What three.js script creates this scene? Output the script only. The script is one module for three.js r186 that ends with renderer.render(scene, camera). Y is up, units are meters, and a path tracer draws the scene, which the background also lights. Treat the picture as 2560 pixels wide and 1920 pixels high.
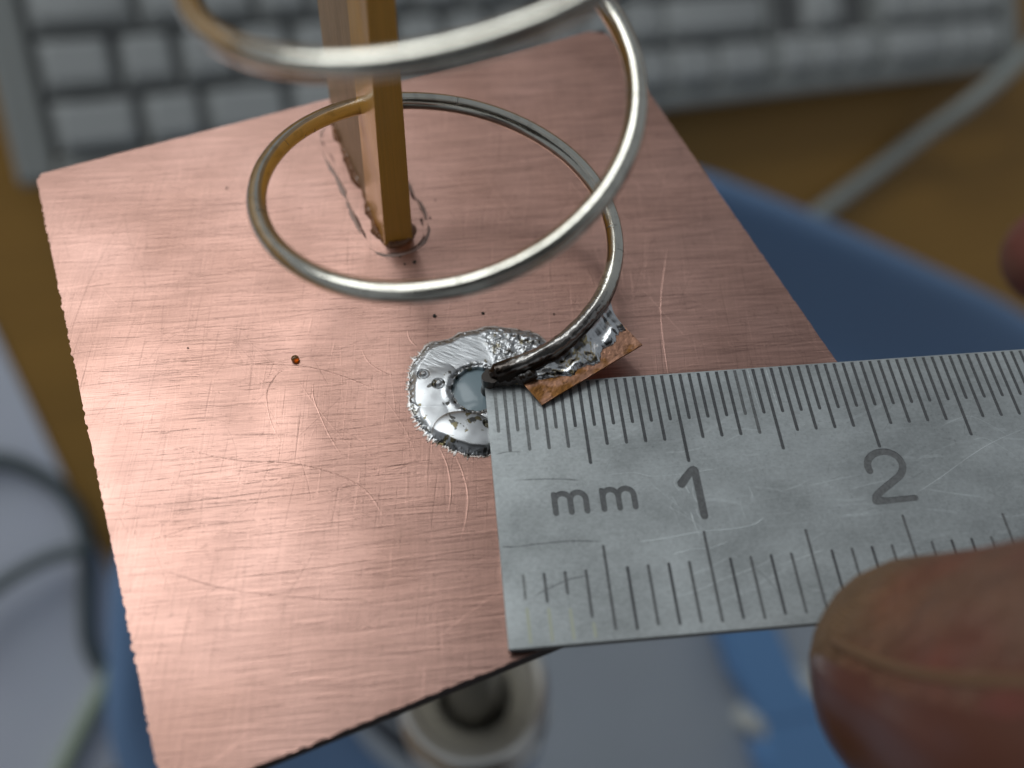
import * as THREE from 'three';
import { mergeGeometries, mergeVertices, toCreasedNormals } from 'three/addons/utils/BufferGeometryUtils.js';
import { MarchingCubes } from 'three/addons/objects/MarchingCubes.js';
import { RoundedBoxGeometry } from 'three/addons/geometries/RoundedBoxGeometry.js';
import { RectAreaLightUniformsLib } from 'three/addons/lights/RectAreaLightUniformsLib.js';

// ------------------------------------------------------------------ frames
// The table is level (world y up, metres). The antenna's ground plane is tilted against it:
// "board frame" = millimetres, origin at the middle of the copper face, y along the coil's axis.
const V3 = (x, y, z) => new THREE.Vector3(x, y, z);
const MM = 0.001;
const axX = V3(0.978095, -0.207309, -0.018807).normalize();
const axY = V3(0.16888, 0.737458, 0.653938).normalize();
const axZ = axX.clone().cross(axY).normalize();
const H = 0.3077;                                             // height of the copper face's middle above the table
const B = new THREE.Matrix4().set(
  axX.x, axX.y, axX.z, 0, axY.x, axY.y, axY.z, H, axZ.x, axZ.y, axZ.z, 0, 0, 0, 0, 1);   // board frame (in metres) -> world
const toWorld = (x, y, z) => V3(x * MM, y * MM, z * MM).applyMatrix4(B);

// ------------------------------------------------------------------ camera, lights, exposure
const scene = new THREE.Scene();
const camera = new THREE.PerspectiveCamera(2 * Math.atan(960 / 2400) * 180 / Math.PI, 4 / 3, 0.002, 20);
const eye = toWorld(-8.9508, 44.1527, 30.5941);
const fwd = V3(0.214128, -0.849593, -0.482018).transformDirection(B);
const upv = V3(0.314388, 0.527149, -0.789477).transformDirection(B);
camera.position.copy(eye);
camera.up.copy(upv);
camera.lookAt(eye.clone().add(fwd));
camera.updateMatrixWorld(true);
camera.focus = 0.0510;
camera.userData.fStop = camera.getFocalLength() / 1.45;       // a lens opening of 1.45 mm, as on a small camera in its macro setting

const renderer = new THREE.WebGLRenderer({ antialias: true });
renderer.toneMapping = THREE.LinearToneMapping;
renderer.toneMappingExposure = 1.5;
renderer.shadowMap.enabled = true;

RectAreaLightUniformsLib.init();
scene.background = new THREE.Color().setRGB(0.130, 0.141, 0.153);     // the dim room
// daylight from one window behind the desk, to the left
const windowAt = V3(-0.66, 0.72, -1.45), lookTo = V3(0, H, 0);
const daylight = new THREE.RectAreaLight(new THREE.Color().setRGB(0.93, 0.98, 1.0), 1.8, 1.30, 0.76);
daylight.position.copy(windowAt);
daylight.lookAt(lookTo);
daylight.name = 'window_daylight';
scene.add(daylight);

// ------------------------------------------------------------------ helpers
let seed = 12345;
const rnd = () => { seed = (seed * 1664525 + 1013904223) >>> 0; return seed / 4294967296; };
const rr = (a, b) => a + (b - a) * rnd();
const gauss = () => (rnd() + rnd() + rnd() + rnd() - 2) * 1.0;
const lerp = (a, b, t) => a + (b - a) * t;
const clamp = (x, a = 0, b = 1) => Math.min(b, Math.max(a, x));
const smooth = (a, b, x) => { const t = clamp((x - a) / (b - a)); return t * t * (3 - 2 * t); };
function hash2(i, j) { let h = (i * 374761393 + j * 668265263) | 0; h = Math.imul(h ^ (h >>> 13), 1274126177); return ((h ^ (h >>> 16)) >>> 0) / 4294967296; }
function vnoise(x, y) {
  const i = Math.floor(x), j = Math.floor(y), u = x - i, v = y - j, a = u * u * (3 - 2 * u), b = v * v * (3 - 2 * v);
  return lerp(lerp(hash2(i, j), hash2(i + 1, j), a), lerp(hash2(i, j + 1), hash2(i + 1, j + 1), a), b);
}
const fbm = (x, y, n = 4) => { let s = 0, w = 0.5, t = 0; for (let k = 0; k < n; k++) { s += w * vnoise(x, y); t += w; x = x * 2.03 + 17.1; y = y * 2.03 + 5.7; w *= 0.5; } return s / t; };
const lin = (r, g, b) => new THREE.Color().setRGB(r, g, b);

const taken = {};
const numbered = (name) => { taken[name] = (taken[name] ?? -1) + 1; return taken[name] ? `${name}_${String(taken[name]).padStart(3, '0')}` : name; };
function part(name, geometry, material, parent, label) {
  const m = new THREE.Mesh(geometry, material);
  m.name = name; m.castShadow = m.receiveShadow = true;
  if (label) m.userData.label = label;
  parent.add(m);
  return m;
}
function thing(name, label, category, group) {
  const g = new THREE.Group();
  g.name = numbered(name); g.userData = { label, category };
  if (group) g.userData.group = group;
  scene.add(g);
  return g;
}
function onBoard(g) { g.applyMatrix4(B); g.updateMatrixWorld(true); return g; }
function structure(name, geometry, material) {
  const m = part(numbered(name), geometry, material, scene);
  m.userData.kind = 'structure';
  return m;
}
const mm = (g) => g.scale(MM, MM, MM);                       // a geometry drawn in millimetres
// photo pixel (2560 x 1920) -> point on a level plane of the world, or on a plane of the board frame
const right = fwd.clone().cross(upv).normalize(), upn = right.clone().cross(fwd).normalize();
const rayOf = (u, v) => fwd.clone().addScaledVector(right, (u - 1280) / 2400).addScaledVector(upn, (960 - v) / 2400);
function onTable(u, v, y = 0) { const d = rayOf(u, v); return eye.clone().addScaledVector(d, (y - eye.y) / d.y); }
const Binv = B.clone().invert();
function onPlane(u, v, y) {                                   // board frame, mm
  const e = eye.clone().applyMatrix4(Binv), d = rayOf(u, v).transformDirection(Binv);
  return e.addScaledVector(d, (y * MM - e.y) / d.y).multiplyScalar(1000);
}
function dataTexture(w, h, fill, srgb) {
  const data = new Uint8Array(w * h * 4);
  for (let j = 0; j < h; j++) for (let i = 0; i < w; i++) {
    const c = fill(i, j), k = 4 * (j * w + i);
    data[k] = clamp(c[0]) * 255; data[k + 1] = clamp(c[1]) * 255; data[k + 2] = clamp(c[2]) * 255; data[k + 3] = 255;
  }
  const t = new THREE.DataTexture(data, w, h);
  t.magFilter = THREE.LinearFilter; t.minFilter = THREE.LinearMipmapLinearFilter; t.generateMipmaps = true;
  t.wrapS = t.wrapT = THREE.RepeatWrapping;
  if (srgb) t.colorSpace = THREE.SRGBColorSpace;
  t.needsUpdate = true;
  return t;
}
const toS = (c) => (c <= 0.0031308 ? 12.92 * c : 1.055 * Math.pow(c, 1 / 2.4) - 0.055);
// scratches: lines laid into a float field
class Field {
  constructor(n, size) { this.n = n; this.size = size; this.a = new Float32Array(n * n); }       // size in mm, centred
  put(x, z, v) {
    const n = this.n, fx = (x / this.size + 0.5) * n - 0.5, fz = (z / this.size + 0.5) * n - 0.5, i = Math.floor(fx), j = Math.floor(fz), a = fx - i, b = fz - j;
    if (i < 0 || j < 0 || i >= n - 1 || j >= n - 1) return;
    const k = j * n + i;
    this.a[k] += v * (1 - a) * (1 - b); this.a[k + 1] += v * a * (1 - b); this.a[k + n] += v * (1 - a) * b; this.a[k + n + 1] += v * a * b;
  }
  line(x, z, dir, len, v, bend = 0, broken = 0, wide = 1) {
    const step = this.size / this.n * 0.8, m = Math.max(2, Math.round(len / step));
    for (let k = 0; k < m; k++) {
      const t = k / m, w = Math.min(1, 4 * t, 4 * (1 - t));
      if (!(broken && vnoise(k * 0.05 + x * 7, z * 5) < broken)) for (let q = 0; q < wide; q++) this.put(x - Math.sin(dir) * q * step, z + Math.cos(dir) * q * step, v * w);
      x += Math.cos(dir) * step; z += Math.sin(dir) * step; dir += bend * step;
    }
  }
  path(pts, v, width = 1) {
    const c = new THREE.CatmullRomCurve3(pts.map((p) => V3(p[0], 0, p[1]))), m = Math.round(c.getLength() / (this.size / this.n) * 1.4);
    for (let k = 0; k <= m; k++) { const p = c.getPoint(k / m), w = Math.min(1, 5 * k / m, 5 * (1 - k / m)); for (let s = 0; s < width; s++) this.put(p.x + s * 0.02, p.z, v * w); }
  }
}

// ------------------------------------------------------------------ setting: table
{
  const n = 1024;
  const tex = dataTexture(n, n, (i, j) => {
    const x = i / n, y = j / n, g = fbm(x * 5 + 3, y * 60, 4), f = fbm(x * 26, y * 420, 3), k = 0.72 + 0.3 * g + 0.16 * (f - 0.5);
    return [toS(0.39 * k), toS(0.20 * k), toS(0.034 * k)];
  }, true);
  const wood = new THREE.MeshStandardMaterial({ map: tex, roughness: 0.55 });
  const top = new THREE.BoxGeometry(2.2, 0.03, 1.5);
  top.translate(0, -0.015, -0.1);
  structure('table_top', top, wood);
}

// ------------------------------------------------------------------ window behind the desk (outside the picture)
{
  const w = thing('window', 'bright daylight window behind the desk beyond the keyboard', 'window');
  w.position.copy(windowAt); w.lookAt(lookTo);
  const frameM = new THREE.MeshStandardMaterial({ color: lin(0.7, 0.7, 0.7), roughness: 0.5 });
  const paneM = new THREE.MeshStandardMaterial({ color: lin(0.1, 0.1, 0.1), roughness: 0.4, emissive: lin(0.93, 0.98, 1.0), emissiveIntensity: 1.0 });
  const pane = part('pane', new THREE.BoxGeometry(1.30, 0.76, 0.006), paneM, w); pane.position.z = -0.012;
  for (const [x, y, a, b] of [[0, 0.41, 1.42, 0.05], [0, -0.41, 1.42, 0.05], [-0.68, 0, 0.05, 0.76], [0.68, 0, 0.05, 0.76]]) {
    const f = part('frame', new THREE.BoxGeometry(a, b, 0.05), frameM, w); f.position.set(x, y, -0.03);
  }
}

// ------------------------------------------------------------------ the antenna
const antenna = thing('helical_antenna', 'silver wire coil on a square copper board with an amber support strip', 'antenna');
const SIDE = 38.84;

// brushed copper
const copperM = (() => {
  const n = 2048, f = new Field(n, 40), dark = new Field(n, 40), base = 0.29;
  for (let k = 0; k < 26000; k++) f.line(rr(-21, 20), rr(-20, 20), base + gauss() * 0.07, rr(0.6, 7), gauss() * 0.55);
  for (let k = 0; k < 6000; k++) {                              // crossing strokes, thickest along the left side
    const x = -20 + 40 * Math.pow(rnd(), 1.7), z = rr(-18, 20);
    f.line(x, z, base + Math.PI / 2 + 0.08 + gauss() * 0.07, rr(0.5, 4.5), gauss() * 0.5);
  }
  for (let k = 0; k < 7000; k++) f.line(rr(-21, 20), rr(-20, 20), base + gauss() * 0.10, rr(1, 9), gauss() * 0.42, gauss() * 0.03, 0, 2 + (k % 3));
  for (let k = 0; k < 1300; k++) f.line(rr(-20, 20), rr(-20, 20), rr(0, 6.28), rr(0.6, 5), gauss() * 0.55, gauss() * 0.25, 0, 2);
  for (let k = 0; k < 2200; k++) f.line(-20 + 40 * Math.pow(rnd(), 1.8), rr(-18, 20), base + Math.PI / 2 + 0.08 + gauss() * 0.13, rr(0.6, 4.5), gauss() * 0.40, 0, 0, 2 + (k % 3));
  for (let k = 0; k < 2500; k++) f.line(rr(-20, 20), rr(-20, 20), rr(0, 6.28), rr(0.3, 3), gauss() * 0.35, gauss() * 0.15);
  for (let k = 0; k < 160; k++) f.line(rr(-20, 18), rr(-20, 20), base + gauss() * 0.12, rr(3, 15), (rnd() < 0.5 ? -1 : 1) * rr(0.5, 1.3), gauss() * 0.012);
  for (let k = 0; k < 60; k++) f.line(rr(-20, 20), rr(-20, 20), rr(-0.5, 2.2), rr(2, 9), rr(0.6, 1.4), gauss() * 0.05);
  for (let k = 0; k < 46; k++) { const x = rr(4, 17), z = rr(-12, 12); f.line(x, z, rr(0.2, 2.4), rr(2, 8), rr(0.5, 1.2), gauss() * 0.03); dark.line(x + 1, z - 1, base + gauss() * 0.1, rr(2, 8), rr(0.1, 0.4)); }
  const arcs = [[[-8.5, -0.2], [-9.6, 0.4], [-10.2, 1.1], [-10.4, 1.8], [-10.5, 3.1], [-10.3, 4.6]], [[-7.7, 1.3], [-8.0, 2.3], [-8.0, 3.5], [-7.9, 4.9], [-7.6, 6.6]],
    [[-2.8, 7.7], [-2.8, 8.9], [-3.1, 10.2], [-3.7, 11.5]], [[-2.2, 8.2], [-2.2, 9.5], [-2.4, 10.8], [-2.9, 11.9], [-3.9, 13.4]], [[-4.7, 0.2], [-4.6, 1.3], [-4.1, 2.2], [-3.5, 2.8]],
    [[-1.9, 0], [-2, 0.7], [-1.8, 1.4]], [[-17, 1.5], [-13, 4.4], [-9.5, 6.2], [-7.2, 8.5], [-6.6, 11]], [[-12, -1.5], [-7.5, 0.6], [-4.4, 3.5]], [[10, 9], [12, 4], [14.5, 0]], [[-15, 10.5], [-11, 11.6], [-7, 12.5]]];
  for (const a of arcs) f.path(a, 1.5, 2);
  dark.path([[-14, -15.5], [-16.2, -12.3], [-17.6, -10.1], [-18.6, -8.1], [-19.4, -6.4]], 0.35);
  for (let k = 0; k < 34; k++) dark.line(-19.4 + rr(0, 4), rr(-9, 8), base + gauss() * 0.05, rr(2.5, 12), rr(0.2, 0.5), gauss() * 0.01, 0.25);
  for (let k = 0; k < 330; k++) dark.line(rr(-18, 14), rr(-17, 18), base + gauss() * 0.07, rr(1.5, 9), rr(0.10, 0.40), gauss() * 0.02, 0.3, 1 + (k % 3 === 0));
  dark.path([[-17.5, 9], [-15, 11], [-11, 13.2], [-8.6, 14.2]], 0.35, 2);
  const tone = (x, z) => fbm(x * 0.16 + 40, z * 0.16, 3);
  const at = (i) => (i / n - 0.5) * 40;
  const map = dataTexture(n, n, (i, j) => {
    const x = at(i), z = at(j), s = f.a[j * n + i], d = dark.a[j * n + i];
    const along = x * Math.cos(base) + z * Math.sin(base), across = -x * Math.sin(base) + z * Math.cos(base);
    const streak = fbm(along * 0.30 + 9, across * 7.5, 4) - 0.5, speck = fbm(x * 5 + 31, z * 5, 3), t = tone(x, z) - 0.5;
    let k = 0.455 + 0.115 * clamp(s, -2.4, 2.8) + 0.09 * streak + 0.24 * t; k *= 1 - clamp(d * 1.1, 0, 0.6);
    const stain = smooth(0.72, 0.84, speck) * 0.08;
    k = clamp(k - stain, 0.3, 1.12);
    return [toS(0.95 * k), toS((0.56 + 0.04 * t) * k), toS((0.455 + 0.06 * t) * k)];
  }, true);
  const rough = dataTexture(1024, 1024, (i, j) => {
    const x = at(i * 2), z = at(j * 2), s = f.a[j * 2 * n + i * 2], q = 0.38 + 0.10 * (fbm(x * 0.5, z * 0.5 + 9, 3) - 0.5) + 0.03 * s;
    return [q, q, q];
  });
  const bump = dataTexture(n, n, (i, j) => { const v = 0.5 + 0.10 * f.a[j * n + i] - 0.25 * dark.a[j * n + i]; return [v, v, v]; });
  return new THREE.MeshPhysicalMaterial({ map, metalness: 1, roughness: 1, roughnessMap: rough, bumpMap: bump, bumpScale: 3.2e-5, anisotropy: 0.3, anisotropyRotation: base });
})();
function planarUV(g, size) {                                  // uv from x, z in the board frame (geometry in mm)
  const p = g.attributes.position, uv = new Float32Array(p.count * 2);
  for (let k = 0; k < p.count; k++) { uv[2 * k] = p.getX(k) / size + 0.5; uv[2 * k + 1] = p.getZ(k) / size + 0.5; }
  g.setAttribute('uv', new THREE.BufferAttribute(uv, 2));
  return g;
}
const HOLE = [0.3, 5.2], HOLE_R = 1.42;
{
  const board = new THREE.Group(); board.name = 'ground_plane'; antenna.add(board);
  const h = SIDE / 2;
  // outline with the burrs of the shears; the shape's second axis is -z
  const ring = [];
  const side = (x0, z0, x1, z1, amp, m) => { for (let k = 0; k < m; k++) { const t = k / m, nx = (z1 - z0) / SIDE, nz = -(x1 - x0) / SIDE, e = amp * (vnoise(k * 0.8, x0 * 3 + z0) - 0.4) * Math.pow(0.35 + vnoise(k * 0.07, z0), 2) * smooth(0, 0.03, t) * smooth(0, 0.03, 1 - t); ring.push([x0 + (x1 - x0) * t + nx * e, z0 + (z1 - z0) * t + nz * e]); } };
  const c = 0.35;
  side(-h, h - c, -h, -h + c, 0.13, 330); side(-h + c, -h, h - 0.8, -h, 0.07, 150); side(h, -h + 0.8, h, h - c, 0.08, 150); side(h - c, h, -h + c, h, 0.20, 200);
  const shape = new THREE.Shape(ring.map(([x, z]) => new THREE.Vector2(x, -z)));
  const hole = new THREE.Path(); hole.absarc(HOLE[0], -HOLE[1], HOLE_R, 0, Math.PI * 2, true); shape.holes.push(hole);
  const cu = new THREE.ExtrudeGeometry(shape, { depth: 0.06, bevelEnabled: false, curveSegments: 48 });
  cu.rotateX(-Math.PI / 2); cu.translate(0, -0.06, 0); planarUV(cu, 40);
  part('copper_layer', mm(cu), copperM, board);
  const sub = new THREE.Shape(); const g = h - 0.07;
  sub.moveTo(-g, -g); sub.lineTo(g, -g); sub.lineTo(g, g); sub.lineTo(-g, g); sub.closePath();
  const hole2 = new THREE.Path(); hole2.absarc(HOLE[0], -HOLE[1], HOLE_R + 0.02, 0, Math.PI * 2, true); sub.holes.push(hole2);
  const lam = new THREE.ExtrudeGeometry(sub, { depth: 1.45, bevelEnabled: false, curveSegments: 40 });
  lam.rotateX(-Math.PI / 2); lam.translate(0, -1.512, 0);
  const tex = dataTexture(256, 256, (i, j) => { const v = 0.7 + 0.5 * fbm(i * 0.12, j * 0.05, 3); return [toS(0.055 * v), toS(0.042 * v), toS(0.040 * v)]; }, true);  // shade on the board edge is put into this near-black colour
  part('laminate', mm(lam), new THREE.MeshStandardMaterial({ map: tex, roughness: 0.75 }), board, 'laminate edge under the copper, colour darkened for shade');
}

// support strip: two layers of amber laminate, leaning a little
const LEAN = 0.045;
const lean = (g) => { const p = g.attributes.position; for (let k = 0; k < p.count; k++) p.setX(k, p.getX(k) + LEAN * p.getY(k) - (p.getX(k) > 0 ? 0.022 * Math.max(0, p.getY(k)) : 0)); g.computeVertexNormals(); return g; };
{
  const strip = new THREE.Group(); strip.name = 'support_strip'; antenna.add(strip);
  const mk = (x0, x1, z0, z1, y0, y1, r) => { const g = new RoundedBoxGeometry(x1 - x0, y1 - y0, z1 - z0, 2, r); g.translate((x0 + x1) / 2, (y0 + y1) / 2, (z0 + z1) / 2); return toCreasedNormals(lean(g), 0.6); };
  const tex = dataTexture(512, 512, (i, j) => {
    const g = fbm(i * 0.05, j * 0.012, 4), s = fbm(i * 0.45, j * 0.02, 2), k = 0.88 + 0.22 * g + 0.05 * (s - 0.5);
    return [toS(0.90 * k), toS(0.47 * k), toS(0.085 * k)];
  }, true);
  const fibre = dataTexture(512, 512, (i, j) => { const v = 0.5 * fbm(i * 0.5, j * 0.09, 3) + 0.5 * fbm(i * 0.07, j * 0.03, 2); return [v, v, v]; });
  const resin = new THREE.MeshPhysicalMaterial({ map: tex, roughness: 0.30, bumpMap: fibre, bumpScale: 2.5e-5, clearcoat: 0.5, clearcoatRoughness: 0.18 });  // map colour raised to stand in for light passing through the strip
  const tex2 = dataTexture(512, 512, (i, j) => { const g = fbm(i * 0.3, j * 0.3, 3), f = fbm(i * 0.03, j * 0.02, 3), k = 0.75 + 0.3 * g + 0.3 * (f - 0.5); return [toS(0.50 * k), toS(0.335 * k), toS(0.19 * k)]; }, true);
  const cut = new THREE.MeshStandardMaterial({ map: tex2, roughness: 0.5, bumpMap: fibre, bumpScale: 4e-5 });
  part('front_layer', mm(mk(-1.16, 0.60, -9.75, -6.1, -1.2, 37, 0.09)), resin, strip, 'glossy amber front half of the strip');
  part('rear_layer', mm(mk(-1.04, 0.48, -17.3, -9.74, -1.2, 37, 0.07)), cut, strip, 'pale fibrous rear half of the strip');
  // glue round the foot
  const cx = -0.25, hw = 2.0, z0 = -7.2, z1 = -15.6, pts = [];
  for (let k = 0; k <= 24; k++) { const a = Math.PI * k / 24; pts.push(V3(cx + hw * Math.cos(a), 0, z0 + hw * Math.sin(a))); }
  for (let k = 0; k <= 24; k++) { const a = Math.PI + Math.PI * k / 24; pts.push(V3(cx + hw * Math.cos(a), 0, z1 + hw * Math.sin(a))); }
  const ringOf = (list, r, gap, flat, sd, mat, name, label) => {
    const curve = new THREE.CatmullRomCurve3(list, true), n = 520, g = new THREE.TubeGeometry(curve, n, 1, 9, true), p = g.attributes.position, c0 = V3();
    for (let i = 0; i <= n; i++) {
      curve.getPointAt(i / n % 1, c0); const ii = i % n, w = r * Math.max(0.02, fbm(ii * 0.06 + sd, 3, 3) - gap) * 2.6, wob = 0.35 * (fbm(ii * 0.03, sd + 5, 2) - 0.5);
      const ox = Math.sign(c0.x - cx) * wob * Math.min(1, Math.abs(c0.x - cx)), oz = wob * 0.5;
      for (let j = 0; j <= 9; j++) { const k = i * 10 + j, q = 1 + 0.5 * (hash2(ii, j % 9) - 0.5); p.setXYZ(k, c0.x + (p.getX(k) - c0.x) * w * q + ox, Math.max(-0.03, p.getY(k) * w * flat * q), c0.z + (p.getZ(k) - c0.z) * w * q + oz); }
    }
    g.computeVertexNormals(); part(name, mm(g), mat, antenna, label);
  };
  ringOf(pts, 0.12, 0.30, 0.40, 3, new THREE.MeshStandardMaterial({ color: lin(0.47, 0.33, 0.28), roughness: 0.6 }), 'glue_crumbs', 'pale crumbs of old glue in a ring round the strip');
  ringOf(pts.map((p) => V3(cx + (p.x - cx) * 0.93, 0, p.z + (p.z > -11 ? -0.14 : 0.14))), 0.10, 0.44, 0.4, 31, new THREE.MeshStandardMaterial({ color: lin(0.10, 0.045, 0.03), roughness: 0.6 }), 'scribed_ring', 'dark broken ring round the foot of the strip');
  // resin creeping up against the strip
  const foot = []; for (const [x, z] of [[-1.12, -6.6], [-0.75, -6.05], [0.2, -6.05], [0.58, -6.6], [0.58, -9], [0.55, -12], [0.50, -16.8], [0.1, -17.4], [-0.7, -17.4], [-1.05, -16.8], [-1.08, -12], [-1.14, -9]]) foot.push(V3(x, 0, z));
  ringOf(foot, 0.15, -0.12, 1.0, 57, new THREE.MeshPhysicalMaterial({ color: lin(0.30, 0.135, 0.06), roughness: 0.35, clearcoat: 0.4, clearcoatRoughness: 0.2 }), 'resin_fillet', 'brown resin fillet at the foot of the strip');
}

// the coil
const wirePts = [[1.01, 1.3, 5.35], [4.51, 2.0, 5.45], [7.52, 2.71, 4.29], [9.59, 3.43, 2.07], [10.41, 4.15, -0.82], [9.86, 4.88, -3.9], [8.06, 5.61, -6.67], [5.3, 6.37, -8.7], [1.96, 7.14, -9.65], [-1.47, 7.91, -9.36],
  [-4.51, 8.66, -7.82], [-6.72, 9.4, -5.26], [-7.79, 10.14, -2.05], [-7.57, 10.86, 1.33], [-6.08, 11.58, 4.39], [-3.57, 12.3, 6.68], [-0.42, 13.02, 7.86], [2.92, 13.75, 7.71], [5.97, 14.48, 6.31], [8.28, 15.21, 3.88],
  [9.51, 15.93, 0.76], [9.46, 16.64, -2.58], [8.18, 17.35, -5.66], [5.82, 18.07, -8.04], [2.73, 18.78, -9.35], [-0.63, 19.49, -9.41], [-3.8, 20.21, -8.2], [-6.29, 20.94, -5.9], [-7.75, 21.67, -2.83], [-7.96, 22.42, 0.55],
  [-6.85, 23.18, 3.76], [-4.55, 23.95, 6.32], [-1.41, 24.72, 7.92], [2.11, 25.45, 8.37], [5.49, 26.18, 7.53], [8.26, 26.92, 5.53], [10.06, 27.65, 2.68], [10.63, 28.4, -0.58], [9.93, 29.14, -3.78], [8.07, 29.88, -6.43],
  [5.2, 30.6, -8.4], [1.7, 31.3, -9.3], [-1.9, 32.0, -9.1]].map((a) => V3(...a));
const wireCurve = new THREE.CatmullRomCurve3(wirePts, false, 'centripetal');
wireCurve.arcLengthDivisions = 2000;
const WIRE_R = 0.47;
function wireTube(t0, t1, seg, radial, radius) {              // radius(t, angle) in mm, t = arc length share
  const pos = [], uv = [], idx = [], frames = [], L = wireCurve.getLength();
  for (let i = 0; i <= seg; i++) {
    const t = lerp(t0, t1, i / seg), c = wireCurve.getPointAt(t), tan = wireCurve.getTangentAt(t), s = V3(0, 1, 0).cross(tan).normalize(), u = tan.clone().cross(s).normalize();
    for (let j = 0; j <= radial; j++) {
      const a = j / radial * Math.PI * 2, r = radius(t, a), d = s.clone().multiplyScalar(Math.cos(a)).addScaledVector(u, Math.sin(a));
      const p = c.clone().addScaledVector(d, r); pos.push(p.x, p.y, p.z); uv.push(t * L / 30, j / radial);
      if (i < seg && j < radial) { const k = i * (radial + 1) + j, m = k + radial + 1; idx.push(k, k + 1, m, k + 1, m + 1, m); }
    }
  }
  const g = new THREE.BufferGeometry();
  g.setAttribute('position', new THREE.Float32BufferAttribute(pos, 3)); g.setAttribute('uv', new THREE.Float32BufferAttribute(uv, 2)); g.setIndex(idx); g.computeVertexNormals();
  // close the seam's normals
  const nn = g.attributes.normal;
  for (let i = 0; i <= seg; i++) { const k = i * (radial + 1), m = k + radial, v = V3(nn.getX(k) + nn.getX(m), nn.getY(k) + nn.getY(m), nn.getZ(k) + nn.getZ(m)).normalize(); nn.setXYZ(k, v.x, v.y, v.z); nn.setXYZ(m, v.x, v.y, v.z); }
  return g;
}
const WL = wireCurve.getLength();
{
  const nick = []; for (let k = 0; k < 16; k++) nick.push([rr(0, 2048), rr(0, 128), rr(1.5, 5), rr(6, 26), gauss() * 0.5]);
  const nickAt = (i, j) => { let v = 0; for (const [x, y, w, h, sl] of nick) { const dx = i - x - sl * (j - y), dy = j - y; if (Math.abs(dx) < w && Math.abs(dy) < h) v = Math.max(v, (1 - Math.abs(dx) / w) * smooth(h, h * 0.5, Math.abs(dy)) * (0.5 + 0.8 * vnoise(i * 0.3, j * 0.3))); } return clamp(v); };
  const NK = new Float32Array(2048 * 128); for (let j = 0; j < 128; j++) for (let i = 0; i < 2048; i++) NK[j * 2048 + i] = nickAt(i, j);
  const tex = dataTexture(2048, 128, (i, j) => {
    const s = fbm(i * 0.03, j * 0.35, 4), d = fbm(i * 0.035 + 50, j * 0.07, 4), k = (0.96 + 0.16 * (s - 0.5) - 0.14 * smooth(0.55, 0.75, d)) * (1 - 0.7 * NK[j * 2048 + i]);
    return [toS(0.80 * k), toS(0.765 * k), toS(0.67 * k)];
  }, true);
  const rg = dataTexture(1024, 128, (i, j) => { const v = 0.10 + 0.14 * fbm(i * 0.06, j * 0.12, 4) + 0.3 * NK[j * 2048 + i * 2]; return [v, v, v]; });
  const bp = dataTexture(2048, 128, (i, j) => { const v = 0.4 * fbm(i * 0.02, j * 0.4, 3) + 0.4 * fbm(i * 0.06, j * 0.10, 3) + 0.2 - 0.2 * NK[j * 2048 + i]; return [v, v, v]; });
  const silver = new THREE.MeshStandardMaterial({ map: tex, metalness: 1, roughness: 1, roughnessMap: rg, bumpMap: bp, bumpScale: 7e-6 });
  const tinEnd = 9.6 / WL;
  part('helix_wire', mm(wireTube(tinEnd - 0.001, 1, 1300, 24, () => WIRE_R)), silver, antenna);
  // the tinned, scorched end of the wire
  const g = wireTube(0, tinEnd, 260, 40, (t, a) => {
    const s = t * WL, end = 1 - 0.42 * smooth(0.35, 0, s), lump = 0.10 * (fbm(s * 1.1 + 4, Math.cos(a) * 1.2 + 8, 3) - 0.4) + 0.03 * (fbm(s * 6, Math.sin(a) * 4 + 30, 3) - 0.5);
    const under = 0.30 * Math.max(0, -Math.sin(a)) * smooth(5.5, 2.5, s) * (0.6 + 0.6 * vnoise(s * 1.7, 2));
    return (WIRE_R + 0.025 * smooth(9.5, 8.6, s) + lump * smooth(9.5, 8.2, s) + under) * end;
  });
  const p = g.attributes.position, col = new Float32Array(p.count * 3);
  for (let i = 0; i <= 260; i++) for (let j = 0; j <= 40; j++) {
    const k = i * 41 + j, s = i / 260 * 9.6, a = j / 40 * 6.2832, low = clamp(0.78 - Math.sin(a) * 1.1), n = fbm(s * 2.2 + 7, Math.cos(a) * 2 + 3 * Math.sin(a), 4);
    const flux = smooth(0.40, 0.56, n * 0.55 + low * 0.46 + 0.10 * smooth(5, 1, s)) * smooth(9.4, 7.6, s) + 0.9 * smooth(1.7, 0.9, s + 0.8 * (n - 0.5)), b = [0.36, 0.34, 0.32], f = [0.026, 0.015, 0.009];  // burnt flux, plus shade and dark reflections painted on underside and bare metal
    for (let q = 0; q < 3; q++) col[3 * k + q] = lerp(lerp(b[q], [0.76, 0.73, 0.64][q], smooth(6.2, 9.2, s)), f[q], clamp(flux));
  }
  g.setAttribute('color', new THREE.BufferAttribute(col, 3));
  part('tinned_wire_end', mm(g), new THREE.MeshPhysicalMaterial({ vertexColors: true, metalness: 0.85, roughness: 0.22, clearcoat: 0.3, clearcoatRoughness: 0.15 }), antenna, 'scorched tinned end of the wire with shade painted on its underside');
}

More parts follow.
